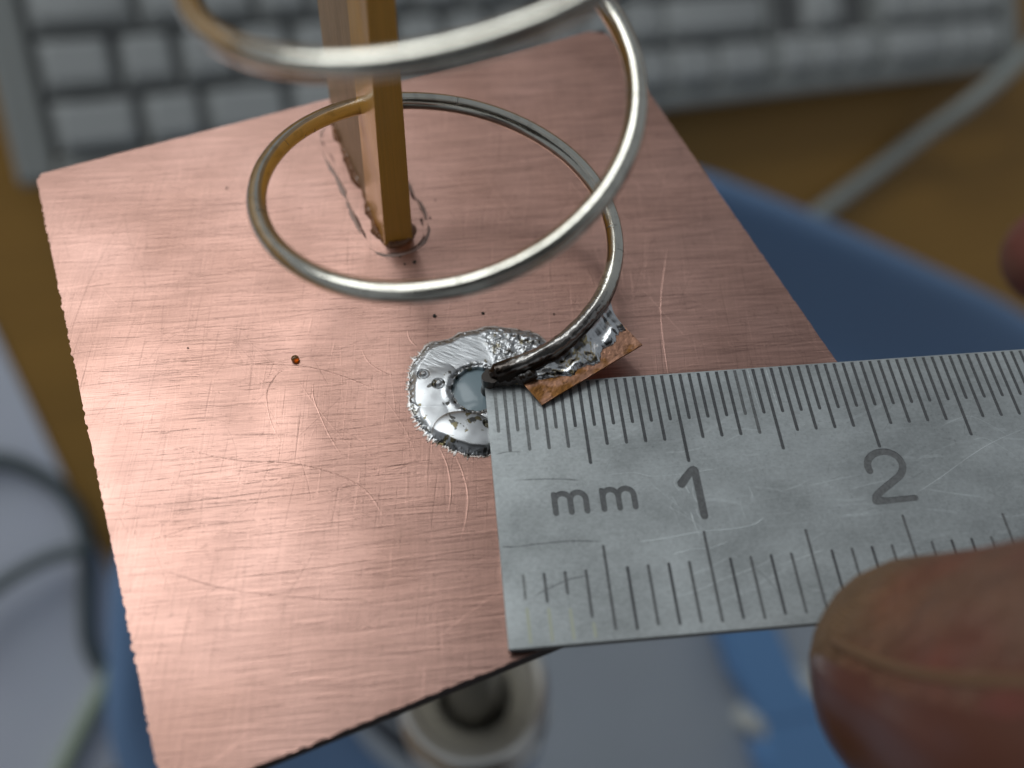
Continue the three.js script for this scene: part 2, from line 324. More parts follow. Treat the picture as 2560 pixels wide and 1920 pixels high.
// solder pad round the feed hole
const tin = lin(0.70, 0.71, 0.72);
{
  const outline = [[-1.42, 1.47], [-0.06, 1.45], [1.01, 1.37], [1.73, 1.49], [2.12, 1.48], [3.12, 1.77], [3.98, 2.38], [4.82, 3.02], [5.04, 3.67], [4.45, 4.16], [3.25, 4.79], [2.6, 5.69], [2.0, 6.84], [1.2, 7.99], [0.3, 8.91], [-0.71, 9.21], [-1.3, 8.89], [-1.89, 8.46], [-2.44, 7.89], [-2.86, 7.37], [-3.18, 6.72], [-3.39, 6.16], [-3.47, 5.53], [-3.47, 4.93], [-3.28, 4.08], [-3.0, 3.26], [-2.57, 2.48], [-2.0, 1.93]];
  const edge = outline.map(([x, z]) => [Math.atan2(z - HOLE[1], x - HOLE[0]), Math.hypot(x - HOLE[0], z - HOLE[1])]).sort((a, b) => a[0] - b[0]);
  const radiusAt = (a) => { let k = edge.findIndex((e) => e[0] > a); if (k < 0) k = 0; const e1 = edge[k], e0 = edge[(k + edge.length - 1) % edge.length]; let d = e1[0] - e0[0], t = a - e0[0]; if (d <= 0) d += 2 * Math.PI; if (t < 0) t += 2 * Math.PI; return lerp(e0[1], e1[1], clamp(t / d)); };
  const N = 1500, M = 96, pos = [], col = [], idx = [];
  for (let i = 0; i <= N; i++) {
    const a = (i % N) / N * Math.PI * 2 - Math.PI, ca = Math.cos(a), sa = Math.sin(a);
    const spiky = 0.3 + smooth(0.1, 0.7, -ca), RS = radiusAt(a) + 0.10 * (vnoise(i * 0.03, 7) - 0.5), R0 = RS + (spiky * 0.95 - 0.25) * 0.38 * Math.pow(vnoise(i * 0.21 + 9, 3), 3) * (0.4 + vnoise(i * 0.03, 5)) + 0.12 * (vnoise(i * 0.06, 21) - 0.5);
    for (let j = 0; j <= M; j++) {
      const t = Math.min(j, M - 1) / (M - 1), r = t < 0.88 ? lerp(HOLE_R - 0.16 + 0.16 * fbm(i * 0.02, 40, 3), RS * 0.955, t / 0.88) : lerp(RS * 0.955, R0, (t - 0.88) / 0.12), x = HOLE[0] + r * ca, z = HOLE[1] + r * sa;
      const upright = smooth(0.4, 1.6, x - 1.0) * smooth(0.8, -0.4, z - 4.2);                  // the crumpled part
      const scraped = smooth(0.5, -0.5, z - 3.3) * (1 - upright), flat = 1 - Math.max(scraped, upright);
      let y = 0.16;
      // smooth pillows with creases between them
      const cell = (cx, cz, rx, rz, h, q = 0) => { const dx = (x - cx) * Math.cos(q) + (z - cz) * Math.sin(q), dz = -(x - cx) * Math.sin(q) + (z - cz) * Math.cos(q), d = 1 - (dx / rx) ** 2 - (dz / rz) ** 2; return d > 0 ? h * Math.sqrt(d) : 0; };
      y += flat * Math.max(cell(-1.8, 4.1, 1.5, 1.7, 0.13), cell(-1.25, 7.5, 1.8, 1.25, 0.25, 0.6), cell(-2.45, 5.9, 1.1, 0.9, 0.08, -0.3), cell(-1.2, 5.6, 0.9, 1.6, 0.06, 0.2));
      y += flat * 0.05 * (fbm(x * 0.9 + 3, z * 0.9 + 8, 2) - 0.5);
      y += 0.03 * smooth(0.30, 0.0, Math.abs(r - HOLE_R - 0.26)) * fbm(a * 2 + 20, 3, 2) - 0.06 * smooth(0.22, 0, r - HOLE_R) + 0.07 * smooth(0.34, 0.1, r - HOLE_R) * (fbm(x * 6, z * 6 + 40, 3) - 0.5);
      for (const [bx, bz] of [[-2.1, 3.3], [-1.55, 4.2]]) { const d = Math.hypot(x - bx, z - bz); y += 0.14 * smooth(0.26, 0.10, d) - 0.10 * smooth(0.36, 0.28, d) * smooth(0.2, 0.27, d); }
      y -= 0.24 * smooth(0.32, 0.14, Math.hypot((x + 0.05) * 1.5, z - 7.45));                    // pinhole
      y += upright * (0.05 + 0.20 * (fbm(x * 4.4 + 2, z * 4.4, 4) - 0.5));
      y += scraped * 0.016 * (fbm((x + z) * 1.0, (x - z) * 6, 3) - 0.5);
      const rough = smooth(0.86, 0.95, t);
      y = y * smooth(0.95, 0.74, t) + 0.012 + 0.035 * smooth(0.80, 0.88, t) * smooth(0.96, 0.90, t) * smooth(0.42, 0.62, fbm(x * 6 + 5, z * 6, 3));
      if (j === 0) y = -0.25;
      pos.push(x, j === M ? -0.03 : j === 0 ? -0.25 : Math.max(y, 0.010), z);
      const band = smooth(0.80, 0.87, t) * smooth(0.965, 0.91, t), lipDirt = smooth(0.16, 0.02, t), grime = clamp(smooth(0.60, 0.70, fbm(x * 3.3 + 11, z * 3.3, 4)) * upright * 0.8 + 0.5 * smooth(0.50, 0.62, fbm(x * 5.5 + 80, z * 5.5, 4)) * band + 0.8 * smooth(0.48, 0.60, fbm(x * 4.5 + 33, z * 4.5, 4)) * lipDirt + 0.85 * smooth(0.66, 0.70, fbm(x * 2.4 + 5, z * 2.4 + 9, 4)) * flat + 0.7 * smooth(0.30, 0.16, Math.hypot((x + 0.05) * 1.5, z - 7.45)));
      const pale = 0.86 + 0.25 * (fbm(x * 1.6, z * 1.6 + 60, 3) - 0.5) - 0.12 * scraped, c = [tin.r * pale, tin.g * pale, tin.b * pale], gcol = hash2(Math.round(x * 3), Math.round(z * 3)) < 0.3 ? [0.16, 0.12, 0.03] : [0.045, 0.038, 0.028];
      const film = smooth(0.90, 0.985, t), fcol = [0.44, 0.36, 0.32]; for (let k = 0; k < 3; k++) col.push(lerp(lerp(c[k], fcol[k], film), gcol[k], grime));
      if (i < N && j < M) { const k = i * (M + 1) + j, m = k + M + 1; idx.push(k, k + 1, m, k + 1, m + 1, m); }
    }
  }
  const g = new THREE.BufferGeometry();
  g.setAttribute('position', new THREE.Float32BufferAttribute(pos, 3)); g.setAttribute('color', new THREE.Float32BufferAttribute(col, 3)); g.setIndex(idx); g.computeVertexNormals();
  const nn = g.attributes.normal, last = N * (M + 1);
  for (let j = 0; j <= M; j++) { const v = V3(nn.getX(j) + nn.getX(last + j), nn.getY(j) + nn.getY(last + j), nn.getZ(j) + nn.getZ(last + j)).normalize(); nn.setXYZ(j, v.x, v.y, v.z); nn.setXYZ(last + j, v.x, v.y, v.z); }
  part('solder_pad', mm(g), new THREE.MeshStandardMaterial({ vertexColors: true, metalness: 1, roughness: 0.34 }), antenna, 'shiny scraped solder round the feed hole');
  // insulator and pin in the hole
  const ins = new THREE.LatheGeometry([[0, -1.2], [0, -0.06], [0.9, -0.06], [HOLE_R - 0.03, -0.10], [HOLE_R - 0.03, -1.2]].map((a) => new THREE.Vector2(...a)).reverse(), 48);
  ins.translate(HOLE[0], 0, HOLE[1]);
  part('insulator', mm(toCreasedNormals(ins, 0.3)), new THREE.MeshPhysicalMaterial({ color: lin(0.27, 0.36, 0.40), roughness: 0.22, clearcoat: 0.5 }), antenna, 'blue grey insulator in the feed hole');
  const pin = new THREE.CylinderGeometry(0.42, 0.50, 1.9, 28, 16); const pp = pin.attributes.position;
  for (let k = 0; k < pp.count; k++) { const x = pp.getX(k), y = pp.getY(k), z = pp.getZ(k), a = Math.atan2(z, x), q = 1 + 0.35 * (fbm(y * 2 + 3, Math.cos(a) * 2 + 5, 3) - 0.45); pp.setXYZ(k, x * q + 0.95, y + 0.42, z * q + 5.42); }
  pin.computeVertexNormals();
  part('centre_pin', mm(pin), new THREE.MeshPhysicalMaterial({ color: lin(0.05, 0.038, 0.03), metalness: 0.4, roughness: 0.35, clearcoat: 0.4 }), antenna, 'dark crusted centre pin');
}

// copper tab soldered along the wire
{
  const c0 = V3(2.89, 1.0, 7.87), c1 = V3(9.17, 1.72, 6.8), c2 = V3(8.35, 1.9, 4.0), c3 = c0.clone().add(c2).sub(c1);
  const tab = new THREE.Group(); tab.name = 'matching_tab'; antenna.add(tab);
  const nA = 60, nB = 30, T = 0.14, at = (a, b) => c0.clone().lerp(c1, a).lerp(c3.clone().lerp(c2, a), b);
  const nrm = c1.clone().sub(c0).cross(c3.clone().sub(c0)).normalize(); if (nrm.y < 0) nrm.negate();
  const pos = [], uv = [], idx = [], put = (p, a, b) => { pos.push(p.x, p.y, p.z); uv.push(a, b); return pos.length / 3 - 1; };
  const grid = (off, flip) => { const s = pos.length / 3; for (let i = 0; i <= nA; i++) for (let j = 0; j <= nB; j++) { const a = i / nA, b = j / nB, bow = 0.05 * (fbm(a * 4, b * 4 + 9, 2) - 0.5); put(at(a, b).addScaledVector(nrm, off + bow), a, b); if (i < nA && j < nB) { const k = s + i * (nB + 1) + j, m = k + nB + 1; idx.push(...(flip ? [k, k + 1, m, k + 1, m + 1, m] : [k, m, k + 1, k + 1, m, m + 1])); } } };
  grid(0, false); grid(-T, true);
  const wall = (f) => { const s = pos.length / 3; for (let i = 0; i <= 30; i++) { const [a, b] = f(i / 30), bow = 0.05 * (fbm(a * 4, b * 4 + 9, 2) - 0.5); put(at(a, b).addScaledVector(nrm, bow), a, b); put(at(a, b).addScaledVector(nrm, bow - T), a + 0.02, b + 0.02); if (i < 30) idx.push(s + 2 * i, s + 2 * i + 1, s + 2 * i + 2, s + 2 * i + 2, s + 2 * i + 1, s + 2 * i + 3); } };
  wall((t) => [t, 0]); wall((t) => [1, t]); wall((t) => [1 - t, 1]); wall((t) => [0, 1 - t]);
  const g = new THREE.BufferGeometry(); g.setAttribute('position', new THREE.Float32BufferAttribute(pos, 3)); g.setAttribute('uv', new THREE.Float32BufferAttribute(uv, 2)); g.setIndex(idx); g.computeVertexNormals();
  const tex = dataTexture(512, 256, (i, j) => {
    const x = i / 512, y = j / 256, n = fbm(x * 9 + 4, y * 5, 4), m = fbm(x * 40, y * 24, 3), burnt = smooth(0.42, 0.62, n * 0.7 + 0.30 * (1 - x)), k = 0.80 + 0.35 * (m - 0.5);
    const a = [0.52, 0.275, 0.18], b = [0.27, 0.12, 0.035], spot = smooth(0.70, 0.78, fbm(x * 22 + 70, y * 13, 3)) * 0.5;
    return a.map((c, q) => toS(lerp(c, b[q], burnt) * k * (1 - spot)));
  }, true);
  const bmp = dataTexture(256, 128, (i, j) => { const v = fbm(i * 0.15, j * 0.15, 4); return [v, v, v]; });
  part('tab_sheet', mm(g), new THREE.MeshStandardMaterial({ map: tex, metalness: 0.85, roughness: 0.42, bumpMap: bmp, bumpScale: 2e-5 }), tab, 'heat stained copper tab');
  // solder fillet between wire and tab
  const e1 = c1.clone().sub(c0), e2 = c3.clone().sub(c0), fp = [], fc = [], fi = [], NA = 220, NB = 36;
  for (let i = 0; i <= NA; i++) {
    const s = i / NA, wS = lerp(1.9, 9.2, s), c = wireCurve.getPointAt(wS / WL);
    const rel = c.clone().sub(c0), e11 = e1.dot(e1), e12 = e1.dot(e2), e22 = e2.dot(e2), r1 = rel.dot(e1), r2 = rel.dot(e2), det = e11 * e22 - e12 * e12;
    const a = clamp((r1 * e22 - r2 * e12) / det, 0.015, 0.985), bWire = clamp((r2 * e11 - r1 * e12) / det, 0.3, 0.98);
    const bOut = Math.max(0.12, bWire - 0.10 - 0.34 * smooth(1.0, 0.8, s) * smooth(-0.15, 0.25, s) - 0.24 * (fbm(i * 0.05, 5, 3) - 0.5) - 0.04 * (fbm(i * 0.28, 8, 2) - 0.5) - 0.16);
    for (let j = 0; j <= NB; j++) {
      const t = j / NB, on = at(a, lerp(bWire, bOut, t)), start = c.clone().add(V3(0.06, -0.02, 0.40)), k = Math.pow(1 - t, 2.6);
      const p0 = on.clone().addScaledVector(nrm, 0.04 + 0.13 * smooth(1.0, 0.80, t) * (0.4 + vnoise(i * 0.07, 3)) + 0.16 * (fbm(i * 0.035, j * 0.10, 2) - 0.5) * smooth(1, 0.8, t) + 0.07 * (fbm(i * 0.10, j * 0.3 + 8, 2) - 0.5) * smooth(0.6, 0.9, t));
      if (j === NB) p0.addScaledVector(nrm, -0.08);
      const p = p0.lerp(start, k);
      fp.push(p.x, p.y, p.z);
      const n = fbm(i * 0.045 + 3 + 0.8 * fbm(i * 0.1, j * 0.2 + 60, 2), j * 0.09 + 0.8 * fbm(i * 0.1 + 30, j * 0.2, 2), 4), flux = smooth(0.66, 0.71, n + 0.22 * smooth(0.35, 0, t) + 0.05 * smooth(0.4, 0.2, s)), rim = smooth(0.62, 0.66, n + 0.22 * smooth(0.35, 0, t) + 0.05 * smooth(0.4, 0.2, s)) * (1 - flux), crust = smooth(0.58, 0.68, fbm(i * 0.11 + 40, j * 0.25, 3)) * smooth(0.70, 0.9, t);
      const base = [0.80, 0.81, 0.82], dk = [0.028, 0.014, 0.008], yl = [0.50, 0.34, 0.03];
      for (let q = 0; q < 3; q++) fc.push(lerp(lerp(lerp(base[q], yl[q], rim * 0.75), dk[q], flux), 0.05, crust));
      if (i < NA && j < NB) { const q = i * (NB + 1) + j, m = q + NB + 1; fi.push(q, q + 1, m, q + 1, m + 1, m); }
    }
  }
  const fg = new THREE.BufferGeometry(); fg.setAttribute('position', new THREE.Float32BufferAttribute(fp, 3)); fg.setAttribute('color', new THREE.Float32BufferAttribute(fc, 3)); fg.setIndex(fi); fg.computeVertexNormals();
  part('solder_fillet', mm(fg), new THREE.MeshPhysicalMaterial({ vertexColors: true, metalness: 0.95, roughness: 0.27, clearcoat: 0.2, clearcoatRoughness: 0.1 }), tab, 'shiny solder with brown flux between wire and tab');
  // burnt flux under the wire end
  const fx = new THREE.CatmullRomCurve3([V3(0.95, 0.85, 5.40), V3(1.7, 1.02, 5.72), V3(2.5, 1.18, 6.02), V3(2.95, 1.30, 6.1), V3(3.3, 1.5, 6.0)]);
  const tg = new THREE.TubeGeometry(fx, 90, 1, 22, false), tp = tg.attributes.position;
  for (let i = 0; i <= 90; i++) { const c = fx.getPointAt(i / 90), w = 0.48 * (0.75 + 0.7 * (fbm(i * 0.05, 4, 2) - 0.3)) * Math.min(1, i / 6 + 0.05, (90 - i) / 8 + 0.05); for (let j = 0; j <= 22; j++) { const k = i * 23 + j, q = w * (1 + 0.4 * (fbm(i * 0.15, Math.cos(j / 22 * 6.2832) * 1.5 + 7, 3) - 0.5)); tp.setXYZ(k, c.x + (tp.getX(k) - c.x) * q, c.y + (tp.getY(k) - c.y) * q, c.z + (tp.getZ(k) - c.z) * q); } }
  tg.computeVertexNormals();
  part('burnt_flux', mm(tg), new THREE.MeshPhysicalMaterial({ color: lin(0.022, 0.014, 0.009), roughness: 0.22, clearcoat: 0.6, clearcoatRoughness: 0.12 }), antenna, 'black burnt flux under the wire end');
}

// connector under the board
{
  const conn = new THREE.Group(); conn.name = 'connector'; antenna.add(conn);
  const steel = new THREE.MeshStandardMaterial({ color: lin(0.80, 0.78, 0.73), metalness: 0.9, roughness: 0.30 });
  const lathe = (pts) => { const g = new THREE.LatheGeometry(pts.map((a) => new THREE.Vector2(...a)), 72); g.translate(HOLE[0] - 1.0, 0, HOLE[1] - 1); return mm(toCreasedNormals(g, 0.5)); };
  part('body', lathe([[0, -74], [2.9, -74], [2.9, -46], [3.3, -45], [3.3, -30], [2.6, -29], [2.6, -4], [6.0, -3.9], [6.0, -1.55], [0, -1.53]]), new THREE.MeshStandardMaterial({ color: lin(0.30, 0.28, 0.24), metalness: 0.9, roughness: 0.4 }), conn, 'dark slim body under the board');
  part('coupling_ring', lathe([[2.95, -82], [2.95, -71], [3.6, -69.5], [4.1, -67.2], [4.5, -66.6], [6.6, -65.2], [7.0, -64.0], [7.7, -63.6], [8.2, -63.9], [8.5, -64.8], [8.5, -70], [8.2, -71], [8.9, -72], [8.9, -84], [8.3, -85.5], [0, -85.5]].reverse()), steel, conn, 'round stepped metal ring');
}

// specks on the copper and the bead of rosin
{
  const geos = [], cols = [];
  for (const [u, v, s] of [[1087, 790, 0.11], [1208, 783, 0.09], [1385, 785, 0.06], [1036, 655, 0.10], [1012, 660, 0.06], [1075, 545, 0.07], [1088, 500, 0.05], [470, 870, 0.05], [567, 470, 0.06], [1000, 642, 0.05], [1065, 600, 0.05]]) {
    const g = new THREE.IcosahedronGeometry(s, 1), p = onPlane(u, v, 0.02), a = g.attributes.position;
    for (let k = 0; k < a.count; k++) { const q = 0.7 + 0.6 * hash2(Math.round(a.getX(k) * 900), Math.round(a.getZ(k) * 900 + a.getY(k) * 300)); a.setXYZ(k, a.getX(k) * q, a.getY(k) * q * 0.6, a.getZ(k) * q); }
    g.translate(p.x, 0.03, p.z); geos.push(g);
  }
  const g = mergeGeometries(geos); g.computeVertexNormals();
  const m = part(numbered('dirt_specks'), mm(g), new THREE.MeshStandardMaterial({ color: lin(0.03, 0.028, 0.022), roughness: 0.8 }), scene);
  m.userData = { label: 'tiny dark specks of dirt scattered on the copper board', category: 'dirt', kind: 'stuff' };
  onBoard(m);
  const at = onPlane(738, 898, 0.1), bead = new THREE.SphereGeometry(0.22, 28, 18); bead.scale(1, 0.8, 1); bead.translate(at.x, 0.14, at.z);
  const b = part(numbered('rosin_bead'), mm(bead), new THREE.MeshPhysicalMaterial({ color: lin(0.85, 0.50, 0.10), roughness: 0.06, transmission: 0.85, thickness: 0.0004, ior: 1.53, attenuationColor: lin(0.8, 0.40, 0.04), attenuationDistance: 0.0004 }), scene);
  b.userData = { label: 'tiny clear amber bead of rosin on the copper', category: 'rosin' };
  onBoard(b);
}
onBoard(antenna);

// ------------------------------------------------------------------ steel ruler
const TH = 0.297767, RX = 0.5955, RZ = 5.558, RTOP = 0.74, RW = 14.1, RLEN = 155;
const rulerToBoard = new THREE.Matrix4().makeRotationY(-TH).setPosition(RX, RTOP, RZ);
{
  const ruler = thing('steel_ruler', 'scratched grey steel ruler engraved in millimetres lying on the copper board', 'ruler');
  const n = 2048, nz = 1024, sx = 34, sz = 16.6;
  // wear on the face: brushed grain, fine hazy scratches, a few bright long ones
  const F = new Float32Array(n * nz), D = new Float32Array(n * nz);
  const put = (A, x, z, v) => { const i = Math.round((x + 2) / sx * n), j = Math.round((z + 1) / sz * nz); if (i >= 0 && j >= 0 && i < n && j < nz) A[j * n + i] += v; };
  const scratch = (A, x, z, dir, len, v, bend = 0, w = 1) => { const st = 0.012, m = Math.round(len / st); for (let k = 0; k < m; k++) { const t = k / m, e = Math.min(1, 5 * t, 5 * (1 - t)); for (let q = 0; q < w; q++) put(A, x - q * Math.sin(dir) * 0.015, z + q * Math.cos(dir) * 0.015, v * e * 0.6); x += Math.cos(dir) * st; z += Math.sin(dir) * st; dir += bend * st; } };
  for (let k = 0; k < 9000; k++) scratch(F, rr(-2, 31), rr(-0.5, 14.5), gauss() * 0.05, rr(0.5, 5), gauss() * 0.30);
  for (let k = 0; k < 3000; k++) scratch(F, rr(-2, 31), rr(-0.5, 14.5), Math.PI / 2 + gauss() * 0.1, rr(0.3, 2.0), gauss() * 0.30);
  for (let k = 0; k < 1400; k++) scratch(F, rr(-1, 31), rr(0, 14), rr(-0.9, 0.5), rr(0.3, 2.5), gauss() * 0.5, gauss() * 0.3);
  for (let k = 0; k < 70; k++) scratch(F, rr(0, 30), rr(4, 14), rr(-0.6, 0.4), rr(1, 6), rr(0.4, 1.0), gauss() * 0.12, 1);
  const pathScratch = (A, pts, v, w) => { const c = new THREE.CatmullRomCurve3(pts.map((p) => V3(p[0], 0, p[1]))), m = Math.round(c.getLength() / 0.011); for (let k = 0; k <= m; k++) { const p = c.getPoint(k / m), e = Math.min(1, 6 * k / m, 6 * (1 - k / m)) * (0.5 + vnoise(k * 0.03, pts[0][0])); for (let q = 0; q < w; q++) put(A, p.x + 0.004 * q, p.z + q * 0.015, v * e); } };
  pathScratch(F, [[6.6, 9.4], [8.2, 9.3], [9.9, 9.12], [11.6, 9.1], [12.6, 8.95], [13.1, 8.65]], 2.2, 5);
  pathScratch(F, [[8.2, 10.2], [9.2, 10.0], [10.2, 10.0], [11.2, 9.7]], 2.0, 4);
  pathScratch(F, [[7.5, 12.3], [9, 12.1], [10.5, 11.6], [12, 11.2], [14, 10.4]], 1.1, 3);
  pathScratch(F, [[20.9, 8.1], [22.5, 7.3], [24.5, 6.2], [26, 5.5], [29, 4.5]], 1.5, 3);
  pathScratch(F, [[5.6, 5.7], [7.2, 5.7], [7.9, 5.95], [10.4, 5.9], [11.4, 5.8]], 1.2, 3);
  for (let k = 0; k < 46; k++) { const x = rr(5, 29), z = rr(3.5, 13), d = rr(-0.5, 0.25), l = rr(0.8, 3.2); pathScratch(F, [[x, z], [x + l * 0.5, z + l * 0.5 * Math.tan(d) + gauss() * 0.12], [x + l, z + l * Math.tan(d)]], rr(0.25, 0.6), 4 + Math.floor(rnd() * 9)); }
  for (let k = 0; k < 14; k++) { const x = rr(8.5, 13), z = rr(5.5, 8.5); pathScratch(F, [[x, z], [x + gauss() * 0.3, z + 0.6], [x + gauss() * 0.4, z + rr(0.9, 1.6)]], rr(0.12, 0.3), 5 + Math.floor(rnd() * 10)); }
  pathScratch(F, [[8.4, 7.6], [9.3, 8.3], [10.0, 9.0]], 1.2, 2); pathScratch(F, [[7.8, 6.3], [8.9, 7.6], [9.7, 8.6]], 0.9, 2);
  pathScratch(F, [[23.5, 4.4], [24.6, 4.0], [25.3, 3.9], [26.2, 4.5], [27, 5.3]], 1.3, 2); pathScratch(F, [[24.9, 5.3], [25.6, 5.25], [26.4, 5.9], [27, 6.6]], 0.9, 2);
  for (const m of [13.5, 14.0, 14.2, 15.2]) pathScratch(F, [[m, 0], [m + 0.05, 1.2], [m + 0.1, 2.6]], 1.5, 3);
  pathScratch(D, [[0.1, 9.1], [0.6, 9.15], [2, 9.1], [3.6, 9.1], [5, 9.25]], 0.55, 3);
  pathScratch(D, [[1.4, 11.7], [2.3, 11.3], [3.2, 11.0], [4, 10.9]], 0.6, 3); pathScratch(D, [[0.2, 4.1], [0.8, 4.0], [1.6, 4.05]], 0.4, 3);
  pathScratch(D, [[12.1, 11.2], [12.6, 11.9], [12.9, 12.5]], 0.5, 4); pathScratch(D, [[1.0, 5.6], [3, 5.7], [4.4, 5.9]], 0.25, 4);
  for (let k = 0; k < 120; k++) scratch(D, rr(0, 30), rr(0, 14), rr(-1.5, 1.5), rr(0.3, 1.4), rr(0.05, 0.25), gauss() * 0.5, 2);
  const at = (i, j) => [i / n * sx - 2, j / nz * sz - 1];
  const map = dataTexture(n, nz, (i, j) => {
    const [x, z] = at(i, j), s = F[j * n + i], d = D[j * n + i], st = fbm(x * 0.35 + 2, z * 0.5, 4), fine = fbm(x * 7, z * 9, 3), pit = fbm(x * 12 + 90, z * 12, 2);
    let k = 0.88 + 0.17 * clamp(s, -1.5, 2.5) + 0.50 * (st - 0.5) + 0.24 * (fine - 0.5) - 0.12 * smooth(0.72, 0.84, pit); k *= 1 - clamp(d, 0, 0.55);
    return [toS(0.56 * k), toS(0.59 * k), toS(0.59 * k)];
  }, true);
  const rough = dataTexture(1024, 512, (i, j) => { const [x, z] = at(i * 2, j * 2), v = 0.50 + 0.14 * (fbm(x * 0.6 + 50, z * 0.8, 4) - 0.5) - 0.03 * clamp(F[j * 2 * n + i * 2], -2, 3); return [v, v, v]; });
  const bump = dataTexture(n, nz, (i, j) => { const [x, z] = at(i, j), v = 0.5 + 0.10 * clamp(F[j * n + i], -2, 2.5) - 0.2 * D[j * n + i] + 0.2 * (fbm(x * 6, z * 6, 3) - 0.5); return [v, v, v]; });
  for (const t of [map, rough, bump]) t.wrapS = THREE.MirroredRepeatWrapping;
  const steel = new THREE.MeshStandardMaterial({ map, metalness: 0.75, roughness: 1, roughnessMap: rough, bumpMap: bump, bumpScale: 2.2e-5 });
  const uvTop = (g) => { const p = g.attributes.position, uv = new Float32Array(p.count * 2); for (let k = 0; k < p.count; k++) { uv[2 * k] = (p.getX(k) + 2) / sx; uv[2 * k + 1] = (p.getZ(k) + 1 - 0.3 * p.getY(k)) / sz; } g.setAttribute('uv', new THREE.BufferAttribute(uv, 2)); return g; };
  // outlines of the engraved marks, in ruler millimetres (x along, z across)
  const capsule = (x0, z0, x1, z1, w, c0 = true, c1 = true) => { const a = Math.atan2(z1 - z0, x1 - x0), out = []; for (let k = 0; k <= 6; k++) { const q = a + Math.PI / 2 + Math.PI * k / 6; out.push(c0 ? [x0 + w * Math.cos(q), z0 + w * Math.sin(q)] : k === 0 || k === 6 ? [x0 + w * Math.cos(q), z0 + w * Math.sin(q)] : null); } for (let k = 0; k <= 6; k++) { const q = a - Math.PI / 2 + Math.PI * k / 6; out.push(c1 ? [x1 + w * Math.cos(q), z1 + w * Math.sin(q)] : k === 0 || k === 6 ? [x1 + w * Math.cos(q), z1 + w * Math.sin(q)] : null); } return out.filter(Boolean); };
  const stroke = (pts, w, smoothIt = false) => {                                     // outline of an open line with round ends
    const c = smoothIt ? smoothIt : pts, L = [], R = [], m = c.length;
    for (let k = 0; k < m; k++) { const a = c[Math.max(0, k - 1)], b = c[Math.min(m - 1, k + 1)], d = Math.hypot(b[0] - a[0], b[1] - a[1]), nx = -(b[1] - a[1]) / d, nz = (b[0] - a[0]) / d; L.push([c[k][0] + nx * w, c[k][1] + nz * w]); R.push([c[k][0] - nx * w, c[k][1] - nz * w]); }
    const cap = (p, a, b) => { const t = Math.atan2(a[1] - p[1], a[0] - p[0]), out = []; for (let k = 1; k < 8; k++) out.push([p[0] + w * Math.cos(t - Math.PI * k / 8), p[1] + w * Math.sin(t - Math.PI * k / 8)]); return out; };
    return [...L, ...cap(c[m - 1], L[m - 1], R[m - 1]), ...R.reverse(), ...cap(c[0], R[m - 1], L[0])];
  };
  const marks = [];                                                                  // [outline, name, wear]
  const HW = 0.088;
  for (let k = 1; k <= 68; k++) { const m = k / 2, len = k % 20 === 0 ? 5.36 : k % 10 === 0 ? 5.06 : k % 2 === 0 ? 4.05 : 2.88; marks.push([capsule(m, 0.09, m, len - HW, HW, false, true), 'graduation_mark', m < 0.8 ? 0.8 : m < 2.6 ? 0.45 + 0.25 * (k % 2) : m < 4.2 ? 0.25 : 0.08 * rnd() + (m > 13.2 && m < 14.4 ? 0.3 : 0)]); }
  for (let m = 1; m <= 34; m++) { const top = m % 10 === 0 ? 9.12 : m % 5 === 0 ? 9.45 : 10.6, end = m < 3 ? 11.6 + 0.2 * m : m < 4 ? 11.7 : m === 4 ? 12.9 : 13.5 + 0.2 * vnoise(m * 1.3, 4); marks.push([capsule(m, top + 0.075, m, end, 0.075, true, true), 'graduation_mark', m === 1 ? 0.75 : m < 4 ? 0.35 : 0.1 + 0.1 * rnd()]); }
  const pale = []; for (let m = 1; m <= 4; m++) pale.push(capsule(m + 0.02, m === 4 ? 13.25 : 12.2 + 0.1 * m, m + 0.03, 13.85, 0.08, true, true));
  const curveOf = (pts, k) => new THREE.CatmullRomCurve3(pts.map((p) => V3(p[0], 0, p[1])), false, 'centripetal').getPoints(k).map((p) => [p.x, p.z]);
  // numerals and lettering
  marks.push([[[9.20, 6.40], [9.86, 5.72], [10.02, 5.62], [10.2, 5.60], [10.34, 5.68], [10.40, 5.84], [10.40, 8.36], [10.34, 8.50], [10.2, 8.56], [10.06, 8.50], [10.0, 8.36], [10.0, 6.16], [9.53, 6.72], [9.39, 6.78], [9.25, 6.72], [9.17, 6.58]], 'numeral_one', 0.25]);
  {
    const c = curveOf([[19.08, 6.62], [19.06, 6.35], [19.20, 5.98], [19.62, 5.68], [20.22, 5.62], [20.70, 5.90], [20.86, 6.42], [20.62, 6.92], [20.06, 7.32], [19.45, 7.70], [19.06, 7.99], [18.95, 8.10]], 44), w = 0.19, inner = [], outer = [], m = c.length;
    for (let k = 0; k < m; k++) { const p = c[Math.max(0, k - 1)], q = c[Math.min(m - 1, k + 1)], d = Math.hypot(q[0] - p[0], q[1] - p[1]), nx = -(q[1] - p[1]) / d, nz = (q[0] - p[0]) / d; inner.push([c[k][0] + nx * w, c[k][1] + nz * w]); outer.push([c[k][0] - nx * w, c[k][1] - nz * w]); }
    const corner = inner[m - 1][0] > outer[m - 1][0] ? inner : outer, far = corner === inner ? outer : inner;   // which side turns into the foot
    const keep = (a, z) => a.filter((p, k) => k < m * 0.6 || p[1] < z);
    const near = keep(corner, 8.12), t0 = Math.atan2(far[0][1] - c[0][1], far[0][0] - c[0][0]);
    const capStart = (() => { const up = [], dn = []; for (let k = 1; k < 6; k++) { for (const [list, sg] of [[up, 1], [dn, -1]]) { const a = t0 + sg * Math.PI * k / 6; list.push([c[0][0] + w * Math.cos(a), c[0][1] + w * Math.sin(a)]); } } return up[2][1] > dn[2][1] ? up : dn; })();
